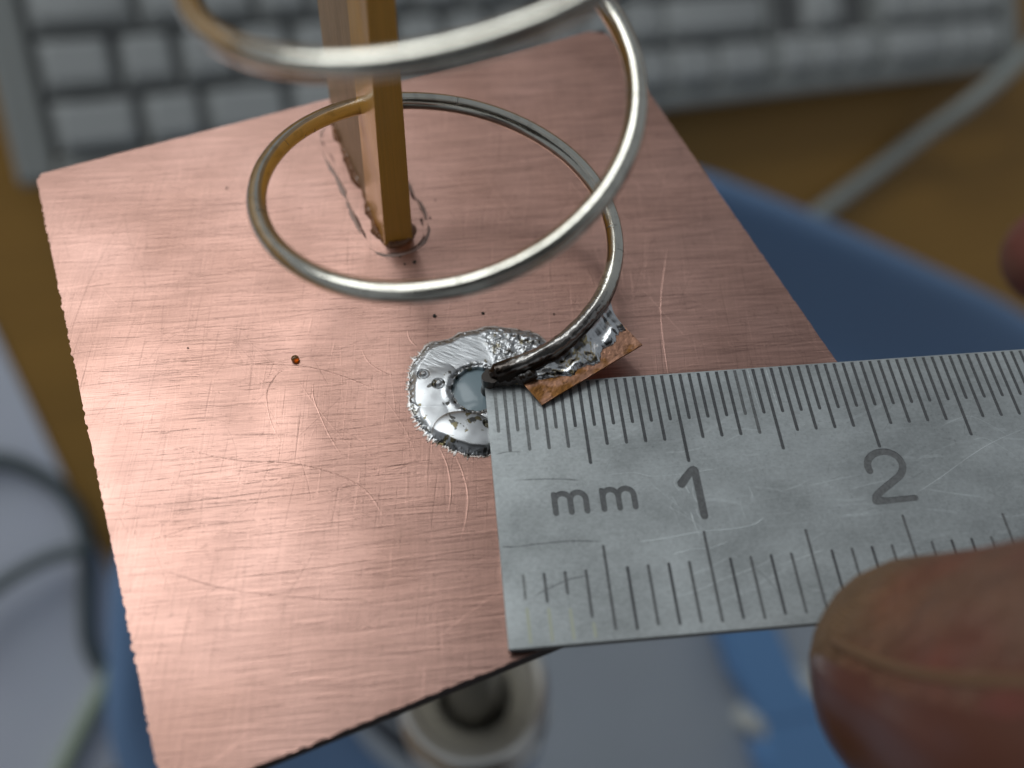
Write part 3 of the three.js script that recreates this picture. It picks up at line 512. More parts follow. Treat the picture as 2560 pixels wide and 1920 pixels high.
    const poly = [...keep(far, 8.2), [18.72, 8.24], [18.74, 8.40], [18.84, 8.48], [18.95, 8.50], [20.95, 8.44], [21.06, 8.38], [21.10, 8.28], [21.06, 8.18], [20.95, 8.12], [19.52, 8.15], ...near.reverse(), ...capStart.reverse()];
    marks.push([poly, 'numeral_two', 0.35]);
  }
  const em = (x, z) => { const w = 0.15, h = 1.34, p = 0.78, out = []; const arc = (cx, r, a0, a1, m) => { for (let k = 0; k <= m; k++) { const a = lerp(a0, a1, k / m); out.push([cx + r * Math.cos(a), z + 0.54 - r * 1.0 * Math.sin(a)]); } };
    const cap = (cx) => { for (let k = 0; k <= 6; k++) { const a = Math.PI * k / 6; out.push([cx + w * Math.cos(a), z + h - w + w * Math.sin(a)]); } };
    // clockwise from the left stem's outer side
    out.push([x - w, z + h - w], [x - w, z + 0.12], [x - w * 0.6, z + 0.02], [x + w * 0.5, z + 0.04], [x + w, z + 0.10]);
    arc(x + p / 2, p / 2 + w, 2.2, 0.75, 8); arc(x + p * 1.5, p / 2 + w, 2.4, 0, 10);
    const c2 = []; for (let k = 0; k <= 6; k++) { const a = Math.PI * k / 6; c2.push([x + 2 * p + w * Math.cos(a), z + h - w + w * Math.sin(a)]); } out.push(...c2);
    arc(x + p * 1.5, p / 2 - w, 0, Math.PI, 8);
    for (let k = 0; k <= 6; k++) { const a = Math.PI * k / 6; out.push([x + p + w * Math.cos(a), z + h - w + w * Math.sin(a)]); }
    arc(x + p * 0.5, p / 2 - w, 0, Math.PI, 8);
    for (let k = 0; k <= 6; k++) { const a = Math.PI * k / 6; out.push([x + w * Math.cos(a), z + h - w + w * Math.sin(a)]); }
    return out; };
  marks.push([em(2.93, 6.42), 'letter_m', 0.3]); marks.push([em(5.34, 6.40), 'letter_m', 0.2]);
  const v2 = (a) => a.map(([x, z]) => new THREE.Vector2(x, -z));
  const skinShape = new THREE.Shape(v2([[0.03, 0.02], [RLEN, 0.02], [RLEN, RW], [0.05, RW], [0.0, RW - 0.05], [0, 0.05]]));
  for (const [o] of marks) skinShape.holes.push(new THREE.Path(v2(o)));
  const skin = new THREE.ExtrudeGeometry(skinShape, { depth: 0.05, bevelEnabled: false });
  skin.rotateX(-Math.PI / 2); skin.translate(0, -0.05, 0); uvTop(skin);
  part('engraved_face', mm(skin), steel, ruler);
  const plateShape = new THREE.Shape(v2([[0.05, 0.06], [RLEN, 0.06], [RLEN, RW - 0.04], [0.05, RW - 0.04]]));
  const plate = new THREE.ExtrudeGeometry(plateShape, { depth: 0.36, bevelEnabled: true, bevelSize: 0.045, bevelThickness: 0.04, bevelSegments: 2 });
  plate.rotateX(-Math.PI / 2); plate.translate(0, -0.492, 0); uvTop(plate);
  part('blade', mm(plate), new THREE.MeshStandardMaterial({ color: lin(0.36, 0.37, 0.37), metalness: 0.9, roughness: 0.5 }), ruler);
  const dirtTex = dataTexture(256, 256, (i, j) => { const v = 0.65 + 0.7 * fbm(i * 0.16, j * 0.16, 4); return [v * 0.5, v * 0.5, v * 0.5].map(toS); }, true);
  const floorM = [0, 1, 2, 3].map((k) => new THREE.MeshStandardMaterial({ map: dirtTex, color: lin(lerp(0.25, 0.66, k / 3), lerp(0.255, 0.68, k / 3), lerp(0.265, 0.67, k / 3)), metalness: 0.35, roughness: 0.62 }));
  for (const [o, name, wear] of marks) {
    const g = new THREE.ShapeGeometry(new THREE.Shape(v2(o))); g.rotateX(-Math.PI / 2); g.translate(0, -0.030 + 0.016 * wear, 0); const p = g.attributes.position, uv = new Float32Array(p.count * 2); for (let k = 0; k < p.count; k++) { uv[2 * k] = p.getX(k) / 4; uv[2 * k + 1] = p.getZ(k) / 4; } g.setAttribute('uv', new THREE.BufferAttribute(uv, 2));
    part(name, mm(g), floorM[clamp(Math.round(wear * 3.4), 0, 3)], ruler);
  }
  const paleM = new THREE.MeshStandardMaterial({ color: lin(0.50, 0.52, 0.42), metalness: 0.5, roughness: 0.5 });
  for (const o of pale) { const g = new THREE.ExtrudeGeometry(new THREE.Shape(v2(o)), { depth: 0.003, bevelEnabled: false }); g.rotateX(-Math.PI / 2); g.translate(0, 0.0005, 0); part('worn_mark', mm(g), paleM, ruler); }
  const M = rulerToBoard.clone(); M.elements[12] *= MM; M.elements[13] *= MM; M.elements[14] *= MM;
  ruler.applyMatrix4(M); ruler.applyMatrix4(B);
}

// ------------------------------------------------------------------ hand holding the ruler
{
  const hand = thing('person', 'person in a dark shirt pinching the steel ruler between thumb and finger', 'person');
  const t1 = onPlane(2330, 1690, 5.6), t2 = onPlane(2800, 1900, 8.9), dir = t2.clone().sub(t1).normalize();
  const f1 = onPlane(2640, 640, -24);
  const J = [];                                                // [a, ra, b, rb]
  const t3 = t2.clone().add(V3(17, 3.5, 8)), t4 = t3.clone().add(V3(24, -6, 10)), t5 = t4.clone().add(V3(26, -16, 2));
  J.push([t1, 4.75, t2, 7.7], [t2, 7.7, t3, 8.8], [t3, 9.2, t4, 10.5], [t4, 11, t5, 16]);
  const palm = V3(t5.x + 8, -24, t5.z - 14);
  J.push([t5, 16, palm, 20]);
  const f2 = f1.clone().add(V3(20, -3, 3)), f3 = f2.clone().add(V3(24, -8, 6));
  J.push([f1, 4.7, f2, 6.8], [f2, 7.6, f3, 8.6], [f3, 8.8, palm, 14]);
  const rest = [];
  for (let k = 1; k <= 3; k++) { const a = f1.clone().add(V3(8 + 5 * k, -14 * k, 4 + 4 * k)), b = a.clone().add(V3(19, -6, 2)), c = b.clone().add(V3(20, 2, 6)); rest.push([a, 6.2 - 0.3 * k, b, 7.2], [b, 7.2, c, 8.2], [c, 8.4, V3(palm.x, palm.y - 6 * k, palm.z), 12]); }
  J.push(...rest, [palm, 20, V3(palm.x + 40, palm.y - 8, palm.z + 6), 22]);
  let lo = V3(1e9, 1e9, 1e9), hi = V3(-1e9, -1e9, -1e9);
  for (const [a, ra, b, rb] of J) { lo.min(a.clone().subScalar(ra + 4)); lo.min(b.clone().subScalar(rb + 4)); hi.max(a.clone().addScalar(ra + 4)); hi.max(b.clone().addScalar(rb + 4)); }
  const mid = lo.clone().add(hi).multiplyScalar(0.5), half = Math.max(hi.x - lo.x, hi.y - lo.y, hi.z - lo.z) / 2, N = 128;
  const ridges = dataTexture(512, 512, (i, j) => { const w = 6 * fbm(i * 0.02, j * 0.02, 2), r = 0.5 + 0.5 * Math.sin((j + 40 * w) * 0.39), v = 0.55 * r + 0.45 * fbm(i * 0.12, j * 0.12, 3); return [v, v, v]; });
  const skin = new THREE.MeshPhysicalMaterial({ roughness: 0.66, vertexColors: true, bumpMap: ridges, bumpScale: 9e-5 });
  const mc = new MarchingCubes(N, skin, false, false, 400000); mc.isolation = 0; mc.reset();
  const pa = V3(), ba = V3();
  for (let k = 0; k < N; k++) for (let j = 0; j < N; j++) for (let i = 0; i < N; i++) {
    const x = mid.x + (i / N * 2 - 1) * half, y = mid.y + (j / N * 2 - 1) * half, z = mid.z + (k / N * 2 - 1) * half;
    let d = 1e9;
    for (const [a, ra, b, rb] of J) {
      pa.set(x - a.x, y - a.y, z - a.z); ba.subVectors(b, a);
      const h = clamp(pa.dot(ba) / ba.lengthSq()), dd = pa.addScaledVector(ba, -h).length() - lerp(ra, rb, h);
      const q = clamp(0.5 + 0.5 * (d - dd) / 2.5); d = lerp(d, dd, q) - 2.5 * q * (1 - q);
    }
    mc.field[i + j * N + k * N * N] = -d;
  }
  const sdf = (P) => { let d = 1e9; for (const [a, ra, b, rb] of J) { pa.copy(P).sub(a); ba.subVectors(b, a); const h = clamp(pa.dot(ba) / ba.lengthSq()), dd = pa.addScaledVector(ba, -h).length() - lerp(ra, rb, h), q = clamp(0.5 + 0.5 * (d - dd) / 2.5); d = lerp(d, dd, q) - 2.5 * q * (1 - q); } return d; };
  mc.update();
  const cnt = mc.count, pos = new Float32Array(cnt * 3), nor = new Float32Array(cnt * 3), col = new Float32Array(cnt * 3);
  for (let k = 0; k < cnt; k++) {
    const x = mid.x + mc.positionArray[3 * k] * half, y = mid.y + mc.positionArray[3 * k + 1] * half, z = mid.z + mc.positionArray[3 * k + 2] * half;
    pos[3 * k] = x * MM; pos[3 * k + 1] = y * MM; pos[3 * k + 2] = z * MM;
    const n = V3(mc.normalArray[3 * k], mc.normalArray[3 * k + 1], mc.normalArray[3 * k + 2]).normalize(); nor[3 * k] = n.x; nor[3 * k + 1] = n.y; nor[3 * k + 2] = n.z;
    const m = fbm(x * 0.35 + 5, y * 0.35 + z * 0.27, 4), red = smooth(0.40, 0.65, m), tip = smooth(9, 1, V3(x, y, z).distanceTo(t1.clone().addScaledVector(dir, -3)));
    const a = [0.20, 0.105, 0.070], b = [0.20, 0.062, 0.045], c = [0.20, 0.13, 0.055];
    for (let q = 0; q < 3; q++) col[3 * k + q] = lerp(lerp(a[q], b[q], red), c[q], tip * 0.75) * (0.82 + 0.4 * fbm(x * 1.6 + 3, y * 1.6 + z * 1.3, 3));
  }
  const g = new THREE.BufferGeometry();
  g.setAttribute('position', new THREE.BufferAttribute(pos, 3)); g.setAttribute('normal', new THREE.BufferAttribute(nor, 3)); g.setAttribute('color', new THREE.BufferAttribute(col, 3));
  const suv = new Float32Array(cnt * 2); for (let k = 0; k < cnt; k++) { suv[2 * k] = pos[3 * k] * 90; suv[2 * k + 1] = (pos[3 * k + 2] + 0.6 * pos[3 * k + 1]) * 90; }
  g.setAttribute('uv', new THREE.BufferAttribute(suv, 2));
  part('hand', g, skin, hand);
  // the rest of the person, who leans over the table from the near side with the camera at the eye: shirt and head shade what lies before them
  const Pw = (x, y, z) => V3(x, y, z).applyMatrix4(Binv);                        // world metres -> board frame metres
  const wrist = V3(palm.x + 40, palm.y - 8, palm.z + 6).multiplyScalar(MM);
  const bones = [[Pw(0.02, -0.05, 0.66), 0.17, Pw(0.02, 0.25, 0.60), 0.16], [Pw(-0.08, 0.46, 0.53), 0.12, Pw(0.12, 0.46, 0.53), 0.12], [Pw(0.02, 0.25, 0.60), 0.16, Pw(0.02, 0.44, 0.53), 0.14], [Pw(0.02, 0.50, 0.50), 0.06, Pw(0.01, 0.58, 0.42), 0.058],
    [Pw(0.21, 0.46, 0.53), 0.062, Pw(0.40, 0.26, 0.42), 0.05], [Pw(0.40, 0.26, 0.42), 0.05, wrist, 0.034], [Pw(-0.17, 0.46, 0.53), 0.062, Pw(-0.33, 0.32, 0.34), 0.05], [Pw(-0.33, 0.32, 0.34), 0.05, Pw(-0.13, 0.40, 0.14), 0.034]];
  const solid = (list, n, blend, mat, name) => {
    const a0 = V3(9, 9, 9), a1 = V3(-9, -9, -9); for (const [a, ra, b, rb] of list) { a0.min(a.clone().subScalar(ra + 0.03)); a0.min(b.clone().subScalar(rb + 0.03)); a1.max(a.clone().addScalar(ra + 0.03)); a1.max(b.clone().addScalar(rb + 0.03)); }
    const m0 = a0.clone().add(a1).multiplyScalar(0.5), hs = Math.max(a1.x - a0.x, a1.y - a0.y, a1.z - a0.z) / 2, cubes = new MarchingCubes(n, mat, false, false, 120000); cubes.isolation = 0; cubes.reset();
    for (let k = 0; k < n; k++) for (let j = 0; j < n; j++) for (let i = 0; i < n; i++) {
      const x = m0.x + (i / n * 2 - 1) * hs, y = m0.y + (j / n * 2 - 1) * hs, z = m0.z + (k / n * 2 - 1) * hs; let d = 9;
      for (const [a, ra, b, rb] of list) { pa.set(x - a.x, y - a.y, z - a.z); ba.subVectors(b, a); const h = clamp(pa.dot(ba) / Math.max(1e-9, ba.lengthSq())), dd = pa.addScaledVector(ba, -h).length() - lerp(ra, rb, h), q = clamp(0.5 + 0.5 * (d - dd) / blend); d = lerp(d, dd, q) - blend * q * (1 - q); }
      cubes.field[i + j * n + k * n * n] = -d;
    }
    cubes.update();
    const c = cubes.count, bp = new Float32Array(c * 3);
    for (let k = 0; k < c; k++) { bp[3 * k] = m0.x + cubes.positionArray[3 * k] * hs; bp[3 * k + 1] = m0.y + cubes.positionArray[3 * k + 1] * hs; bp[3 * k + 2] = m0.z + cubes.positionArray[3 * k + 2] * hs; }
    const bg = new THREE.BufferGeometry(); bg.setAttribute('position', new THREE.BufferAttribute(bp, 3)); bg.setAttribute('normal', new THREE.BufferAttribute(cubes.normalArray.slice(0, c * 3), 3));
    return part(name, bg, mat, hand);
  };
  solid(bones, 84, 0.05, new THREE.MeshStandardMaterial({ color: lin(0.022, 0.024, 0.032), roughness: 0.9 }), 'shirt', '');
  const headM = new THREE.MeshStandardMaterial({ color: lin(0.28, 0.14, 0.095), roughness: 0.6 }), hairM = new THREE.MeshStandardMaterial({ color: lin(0.03, 0.02, 0.014), roughness: 0.8 });
  solid([[Pw(0.005, 0.655, 0.355), 0.078, Pw(0.0, 0.605, 0.315), 0.066], [Pw(0.01, 0.60, 0.39), 0.05, Pw(0.0, 0.63, 0.35), 0.06], [Pw(0, 0.607, 0.262), 0.012, Pw(0, 0.585, 0.248), 0.014], [Pw(0.078, 0.62, 0.345), 0.016, Pw(0.08, 0.60, 0.34), 0.012], [Pw(-0.073, 0.62, 0.345), 0.016, Pw(-0.075, 0.60, 0.34), 0.012]], 56, 0.02, headM, 'head');
  solid([[Pw(0.006, 0.685, 0.375), 0.080, Pw(0.008, 0.64, 0.405), 0.072]], 44, 0.02, hairM, 'hair');
  // nails: patches that follow the finger's round
  const shadedNailM = new THREE.MeshPhysicalMaterial({ color: lin(0.12, 0.045, 0.034), roughness: 0.3, clearcoat: 0.3, clearcoatRoughness: 0.25 });  // shade on the thumb nail is put into this dark colour
  const foldM = new THREE.MeshPhysicalMaterial({ color: lin(0.19, 0.11, 0.062), roughness: 0.5 });
  const eyeB = eye.clone().applyMatrix4(Binv).multiplyScalar(1000);
  const nail = (c1, c2, c3, turn, spread, back, fwdTip, mat) => {
    const a = c2.clone().sub(c1).normalize(), a2 = c3.clone().sub(c2).normalize(), v = eyeB.clone().sub(c1).projectOnPlane(a).normalize(), w = a.clone().cross(v).normalize(), len = c2.distanceTo(c1);
    // a point of the finger's skin at a place along its bone and an angle round it, lifted by some millimetres
    const skinAt = (along, ph, lift) => {
      const d = v.clone().multiplyScalar(Math.cos(ph)).addScaledVector(w, Math.sin(ph)), o = along < 0 ? c1.clone() : along < len ? c1.clone().addScaledVector(a, along) : c2.clone().addScaledVector(a2, along - len);
      if (along < 0) { const al = -along / 4.8; d.multiplyScalar(Math.cos(al)).addScaledVector(a, -Math.sin(al)); }
      let lo = 0, hi = 18; for (let k = 0; k < 26; k++) { const m = (lo + hi) / 2; if (sdf(o.clone().addScaledVector(d, m)) < 0) lo = m; else hi = m; }
      return o.addScaledVector(d, lo + lift);
    };
    const bendOf = (t) => Math.sign(turn) * 0.5 * smooth(0.15, 0.85, t);
    const pts = [], id = [], NI = 30, NJ = 30;
    for (let s = 0; s < 2; s++) for (let i = 0; i <= NI; i++) for (let j = 0; j <= NJ; j++) {
      const t = i / NI, round = Math.sqrt(Math.max(0, 1 - Math.pow(Math.max(0, 0.25 - t) / 0.25, 2))), ph = turn - bendOf(t) + spread * (2 * j / NJ - 1) * (0.55 + 0.45 * round);
      const edge = Math.min(1, 7 * Math.min(j / NJ, 1 - j / NJ), 8 * (1 - t), 7 * t), p = skinAt(lerp(-fwdTip, back, t), ph, s ? -0.5 : -0.12 + 0.32 * smooth(0, 1, edge));
      pts.push(p.x * MM, p.y * MM, p.z * MM);
      if (i < NI && j < NJ) { const k = s * (NI + 1) * (NJ + 1) + i * (NJ + 1) + j, m = k + NJ + 1; id.push(...(s ? [k, m, k + 1, k + 1, m, m + 1] : [k, k + 1, m, k + 1, m + 1, m])); }
    }
    const ng = new THREE.BufferGeometry(); ng.setAttribute('position', new THREE.Float32BufferAttribute(pts, 3)); ng.setIndex(id); ng.computeVertexNormals();
    part('nail', ng, mat, hand);
    // the fold of skin along the nail's upper edge
    const fold = []; for (let i = 0; i <= 18; i++) fold.push(skinAt(lerp(-fwdTip * 0.55, back, i / 18), turn - bendOf((lerp(-fwdTip * 0.55, back, i / 18) + fwdTip) / (back + fwdTip)) - Math.sign(turn) * spread * 1.04, -0.18).multiplyScalar(MM));
    part('nail_fold', new THREE.TubeGeometry(new THREE.CatmullRomCurve3(fold), 60, 0.00026, 12, false), foldM, hand);
  };
  nail(t1, t2, t3, 1.12, 1.0, 17, 5.2, shadedNailM);
  nail(f1, f2, f3, -0.75, 0.7, 8, 4.5, new THREE.MeshPhysicalMaterial({ color: lin(0.62, 0.50, 0.46), roughness: 0.3, clearcoat: 0.3 }));
  onBoard(hand);
}

// ------------------------------------------------------------------ the camera that took the picture: it shades and darkens what it hangs over
{
  const cam = thing('compact_camera', 'black compact camera held close above the antenna', 'camera');
  const black = new THREE.MeshStandardMaterial({ color: lin(0.02, 0.02, 0.022), roughness: 0.5 });
  const body = new RoundedBoxGeometry(0.112, 0.066, 0.034, 3, 0.006); body.translate(0.012, 0, 0.034);
  part('body', body, black, cam);
  const barrel = new THREE.LatheGeometry([[0.0125, 0.004], [0.0175, 0.003], [0.0195, 0.004], [0.0195, 0.012], [0.0235, 0.013], [0.0235, 0.020], [0.0125, 0.020], [0.0125, 0.004]].map((a) => new THREE.Vector2(...a)), 48); barrel.rotateX(Math.PI / 2);
  part('lens_barrel', barrel, black, cam);
  cam.position.copy(eye); cam.quaternion.copy(camera.quaternion);
}

// ------------------------------------------------------------------ keyboard
{
  const kb = thing('keyboard', 'grey computer keyboard lying on the wooden table behind the copper board', 'keyboard');
  const org = toWorld(-53.678, -175.124, -222.479), U = 0.01905;
  kb.position.set(org.x, 0, org.z);
  const topY = org.y;
  const caseTex = dataTexture(256, 256, (i, j) => { const v = 0.92 + 0.16 * (fbm(i * 0.3, j * 0.3, 3) - 0.5); return [toS(0.31 * v), toS(0.32 * v), toS(0.305 * v)]; }, true);
  const plastic = new THREE.MeshStandardMaterial({ map: caseTex, roughness: 0.5 });
  const keyTex = dataTexture(256, 256, (i, j) => { const v = 0.94 + 0.12 * (fbm(i * 0.2 + 9, j * 0.2, 3) - 0.5); return [toS(0.43 * v), toS(0.44 * v), toS(0.43 * v)]; }, true);
  const keyM = new THREE.MeshStandardMaterial({ map: keyTex, roughness: 0.55 });
  const W = 22.6 * U, D = 6.6 * U;
  const box = (name, x0, x1, y0, y1, z0, z1, m, r = 0.002) => { const g = new RoundedBoxGeometry(x1 - x0, y1 - y0, z1 - z0, 3, r); g.translate((x0 + x1) / 2, (y0 + y1) / 2, (z0 + z1) / 2); return part(name, g, m, kb); };
  const recess = topY - 0.0085, rim = topY - 0.003;
  box('base', -0.006, W + 0.006, 0.001, recess, -D - 0.008, -0.004, new THREE.MeshStandardMaterial({ color: lin(0.12, 0.122, 0.12), roughness: 0.6 }), 0.003);  // dark base colour stands in for shade in the gaps between keys
  box('bezel', -0.0125, -0.001, recess - 0.003, rim, -D - 0.012, 0.0065, plastic);
  box('bezel', W + 0.001, W + 0.0125, recess - 0.003, rim, -D - 0.012, 0.0065, plastic);
  box('bezel', -0.0005, W + 0.0005, recess - 0.003, rim, -0.0005, 0.0065, plastic);
  box('bezel', -0.0005, W + 0.0005, recess - 0.004, rim, -D - 0.012, -D + 0.001, plastic);
  box('divider', 15.02 * U, 15.24 * U, recess - 0.004, rim, -D + 0.0015, -0.001, plastic, 0.001);
  box('divider', 18.27 * U, 18.49 * U, recess - 0.004, rim, -D + 0.0015, -0.001, plastic, 0.001);
  const cache = {};
  const keyGeo = (w) => cache[w] ??= (() => {
    const x = (w * U) / 2 - 0.0009, z = U / 2 - 0.0009, h = 0.0085, i = 0.0032, ring = (ax, az, r, y) => { const out = []; for (const [sx, sz, a0] of [[1, 1, 0], [-1, 1, 1], [-1, -1, 2], [1, -1, 3]]) for (let k = 0; k <= 2; k++) { const a = (a0 + k / 2) * Math.PI / 2; out.push([sx * (ax - r) + r * Math.cos(a), y, sz * (az - r) + r * Math.sin(a)]); } return out; };
    const rings = [ring(x, z, 0.001, 0), ring(x - i + 0.0006, z - i + 0.0006, 0.0022, h - 0.0006), ring(x - i - 0.0002, z - i - 0.0002, 0.0022, h)], p = rings.flat().flat(), id = [], n = 12;
    for (let s = 0; s < 2; s++) for (let k = 0; k < n; k++) { const a = s * n + k, b = s * n + (k + 1) % n; id.push(a, a + n, b, b, a + n, b + n); }
    for (let k = 1; k < n - 1; k++) id.push(2 * n, 2 * n + k + 1, 2 * n + k);
    let g = new THREE.BufferGeometry(); g.setAttribute('position', new THREE.Float32BufferAttribute(p, 3)); g.setIndex(id);
    g = toCreasedNormals(g, 0.7); const q = g.attributes.position, uv = new Float32Array(q.count * 2); for (let k = 0; k < q.count; k++) { uv[2 * k] = q.getX(k) * 20; uv[2 * k + 1] = q.getZ(k) * 20; } g.setAttribute('uv', new THREE.BufferAttribute(uv, 2)); return g;
  })();
  const rows = [[1.45, 1.05, 1.5, 5.5, 1.5, 1.25, 1.25, 1.5], [1.25, 1, 1, 1, 1, 1, 1, 1, 1, 1, 1, 1, 2.75], [1.75, 1, 1, 1, 1, 1, 1, 1, 1, 1, 1, 1, 1, 1.25], [1.5, 1, 1, 1, 1, 1, 1, 1, 1, 1, 1, 1, 1, 1.5], [1, 1, 1, 1, 1, 1, 1, 1, 1, 1, 1, 1, 1, 2]];
  const nav = [[1, 1, 1], [0, 1, 0], [], [1, 1, 1], [1, 1, 1]], pad = [[2, 1, 1], [1, 1, 1, 1], [1, 1, 1, 1], [1, 1, 1, 1], [1, 1, 1, 1]];
  const lay = (list, x, r, blanks) => { for (const w of list) { if (w) { const k = part('key', keyGeo(w), keyM, kb); k.position.set((x + w / 2) * U, recess + 0.0002, -(r + 0.5) * U); } x += w || 1; } };
  rows.forEach((l, r) => { lay(l, 0, r); lay(nav[r], 15.25, r); lay(pad[r], 18.5, r); });
}

// ------------------------------------------------------------------ sheet of paper, cables, basin, tool
const tubeThing = (pts, r, name, label, category, mat, group) => {
  const g = new THREE.TubeGeometry(new THREE.CatmullRomCurve3(pts, false, 'centripetal'), 140, r, 14, false);
  const caps = [0, 1].map((e) => { const s = new THREE.SphereGeometry(r, 12, 8); const p = pts[e ? pts.length - 1 : 0]; s.translate(p.x, p.y, p.z); return s; });
  const m = part(numbered(name), mergeGeometries([g, ...caps]), mat, scene);
  m.userData = { label, category }; if (group) m.userData.group = group;
  return m;
};
{
  const a = onTable(-140, 560), b = onTable(430, 1760), dir = b.clone().sub(a).normalize(), side = V3(-dir.z, 0, dir.x).normalize();
  const corner = b.clone().addScaledVector(dir, 0.012), W = 0.30, L = 0.34; if (side.x > 0) side.negate();
  const s = new THREE.Shape(); s.moveTo(0, 0); s.lineTo(L, 0); s.lineTo(L, W); s.lineTo(0, W); s.closePath();
  const g = new THREE.ExtrudeGeometry(s, { depth: 0.0005, bevelEnabled: false });
  const m = new THREE.Matrix4().makeBasis(dir.clone().negate(), side, V3(0, 1, 0)).setPosition(corner.x, 0.001, corner.z);
  g.applyMatrix4(m);
  const tex = dataTexture(256, 256, (i, j) => { const v = 0.97 + 0.05 * (fbm(i * 0.2, j * 0.2, 3) - 0.5); return [toS(0.70 * v), toS(0.72 * v), toS(0.80 * v)]; }, true);
  const p = part(numbered('paper_sheet'), g, new THREE.MeshStandardMaterial({ map: tex, roughness: 0.8, side: THREE.DoubleSide }), scene);
  p.userData = { label: 'blank white sheet of paper on the table under curling grey cables', category: 'paper' };
}
{
  const greyM = new THREE.MeshStandardMaterial({ color: lin(0.085, 0.105, 0.105), roughness: 0.45 });
  const greenM = new THREE.MeshStandardMaterial({ color: lin(0.36, 0.42, 0.30), roughness: 0.45 });
  const paleM = new THREE.MeshStandardMaterial({ color: lin(0.30, 0.32, 0.30), roughness: 0.45 });
  const y = 0.0045, T = (list, yy = y) => list.map(([u, v, q]) => onTable(u, v, q ?? yy));
  tubeThing(T([[-160, 1190], [-60, 1150], [20, 1152], [90, 1180], [160, 1230], [205, 1310], [218, 1400], [216, 1520], [222, 1610], [248, 1665], [285, 1692]]), 0.0025, 'cable', 'dark grey cable bending down along the edge of the white paper', 'cable', greyM);
  tubeThing(T([[-160, 1600], [-40, 1490], [50, 1430], [130, 1392], [212, 1374]], 0.0095), 0.0024, 'cable', 'dark grey cable arching across the white paper to the other cable', 'cable', greyM);
  tubeThing(T([[290, 1660, 0.0105], [262, 1712], [228, 1775], [190, 1850], [150, 1935], [110, 2060]]), 0.0027, 'cable', 'pale green cable running off the white paper', 'cable', greenM);
  tubeThing(T([[2760, -60, 0.005], [2640, 60, 0.012], [2560, 140, 0.029], [2490, 205, 0.031], [2420, 262, 0.024], [2300, 345, 0.008], [2180, 435], [2075, 512], [2010, 560]]), 0.0040, 'cable', 'light grey cable crossing the bare table top from the keyboard to the blue basin', 'cable', paleM);
}
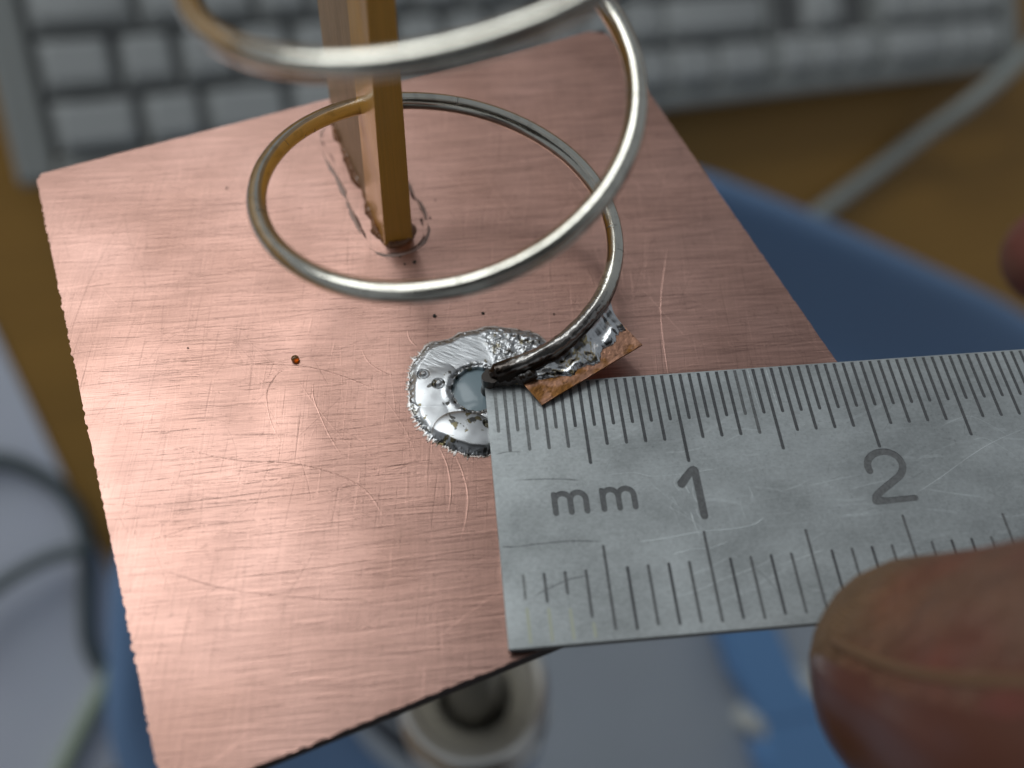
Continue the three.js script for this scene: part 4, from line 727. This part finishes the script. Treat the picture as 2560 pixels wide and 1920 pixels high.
{
  // blue basin: lofted ring from the outline of its rim
  const rimY = 0.046, px = [[283, 1900], [272, 1650], [300, 1380], [430, 1080], [700, 740], [1050, 500], [1400, 400], [1740, 418], [1900, 472], [2100, 556], [2330, 660], [2560, 775], [2860, 1000], [3060, 1400], [3000, 1900], [2600, 2350], [1900, 2600], [1100, 2600], [560, 2350]];
  const rim = new THREE.CatmullRomCurve3(px.map(([u, v]) => onTable(u, v, rimY)), true, 'centripetal').getPoints(160).slice(0, 160);
  const c = onTable(1560, 1520, rimY);
  const prof = [[0.955, 0.001], [0.975, 0.006], [1.0, 0.036], [1.0, 0.043], [0.99, 0.0465], [0.972, 0.0475], [0.95, 0.0465], [0.92, 0.043], [0.86, 0.033], [0.79, 0.021], [0.72, 0.0125], [0.62, 0.008], [0.0, 0.0065]];
  const pos = [], idx = [], n = rim.length;
  prof.forEach(([s, y], k) => rim.forEach((p, i) => { pos.push(c.x + (p.x - c.x) * s, y, c.z + (p.z - c.z) * s); if (k < prof.length - 1) { const a = k * n + i, b = k * n + (i + 1) % n; idx.push(a, a + n, b, b, a + n, b + n); } }));
  const g = new THREE.BufferGeometry(); g.setAttribute('position', new THREE.Float32BufferAttribute(pos, 3)); g.setIndex(idx); g.computeVertexNormals();
  const blue = new THREE.MeshPhysicalMaterial({ color: lin(0.155, 0.26, 0.44), roughness: 0.36, side: THREE.DoubleSide });
  const m = part(numbered('basin'), g, blue, scene);
  m.userData = { label: 'large shallow blue plastic basin with a wide rounded rim under the antenna', category: 'basin' };
  const s = new THREE.Shape(rim.map((p) => new THREE.Vector2((p.x - c.x) * 0.60, -(p.z - c.z) * 0.60)));
  const mat = new THREE.ExtrudeGeometry(s, { depth: 0.0012, bevelEnabled: false }); mat.rotateX(-Math.PI / 2); mat.translate(c.x, 0.0086, c.z);
  const tex = dataTexture(256, 256, (i, j) => { const v = 0.95 + 0.1 * (fbm(i * 0.1, j * 0.1, 4) - 0.5); return [toS(0.50 * v), toS(0.54 * v), toS(0.59 * v)]; }, true);
  const mt = part(numbered('mat'), mat, new THREE.MeshStandardMaterial({ map: tex, roughness: 0.7 }), scene);
  mt.userData = { label: 'plain grey mat lying in the bottom of the blue basin', category: 'mat' };
  // blue tool on the mat
  const tool = thing('clamp', 'blue plastic clamp with round metal pivots lying on the grey mat', 'clamp');
  const y0 = 0.0098, P = (u, v, y = y0) => onTable(u, v, y);
  const blueM = new THREE.MeshPhysicalMaterial({ color: lin(0.18, 0.37, 0.68), roughness: 0.4 });
  const bar = (name, list, h, yb, blueM) => { const sh = new THREE.Shape(list.map(([u, v]) => { const q = P(u, v, yb + h); return new THREE.Vector2(q.x, -q.z); })); const e = new THREE.ExtrudeGeometry(sh, { depth: h - 0.004, bevelEnabled: true, bevelSize: 0.002, bevelThickness: 0.002, bevelSegments: 3 }); e.rotateX(-Math.PI / 2); e.translate(0, yb + 0.002, 0); return part(name, e, blueM, tool); };
  bar('arm', [[1815, 1560], [1925, 1540], [1985, 1680], [2040, 1780], [1920, 1800], [1860, 1690]], 0.012, y0 + 0.004, blueM);
  bar('jaw', [[1925, 1775], [2040, 1740], [2130, 1790], [2260, 1960], [2300, 2150], [2000, 2150], [1925, 1900]], 0.014, y0 + 0.001, blueM);
  const piv = new THREE.MeshStandardMaterial({ color: lin(0.80, 0.78, 0.70), metalness: 0.3, roughness: 0.35 });
  for (const [u, v, r] of [[1893, 1800, 0.0068], [2022, 1715, 0.0066]]) { const q = P(u, v, y0 + 0.008), d = new THREE.CylinderGeometry(r * 0.85, r, 0.014, 28); d.translate(q.x, y0 + 0.0072, q.z); part('pivot', d, piv, tool); }
  // coaxial cable from the connector down into the basin
  const k0 = toWorld(HOLE[0] - 1, -85, HOLE[1] - 1), dn = V3(0, -1, 0).transformDirection(B);
  const k1 = k0.clone().addScaledVector(dn, 0.05), foot = V3(k1.x + dn.x * 0.05, 0.0135, k1.z + dn.z * 0.08);
  tubeThing([k0, k0.clone().addScaledVector(dn, 0.02), k1, V3(lerp(k1.x, foot.x, 0.75), lerp(k1.y, foot.y, 0.6), lerp(k1.z, foot.z, 0.75)), foot, foot.clone().add(V3(0.05, 0, 0.06))], 0.0024, 'coaxial_cable', 'thin black coaxial cable hanging from the metal connector', 'cable', new THREE.MeshStandardMaterial({ color: lin(0.02, 0.02, 0.02), roughness: 0.5 }));
}

renderer.render(scene, camera);
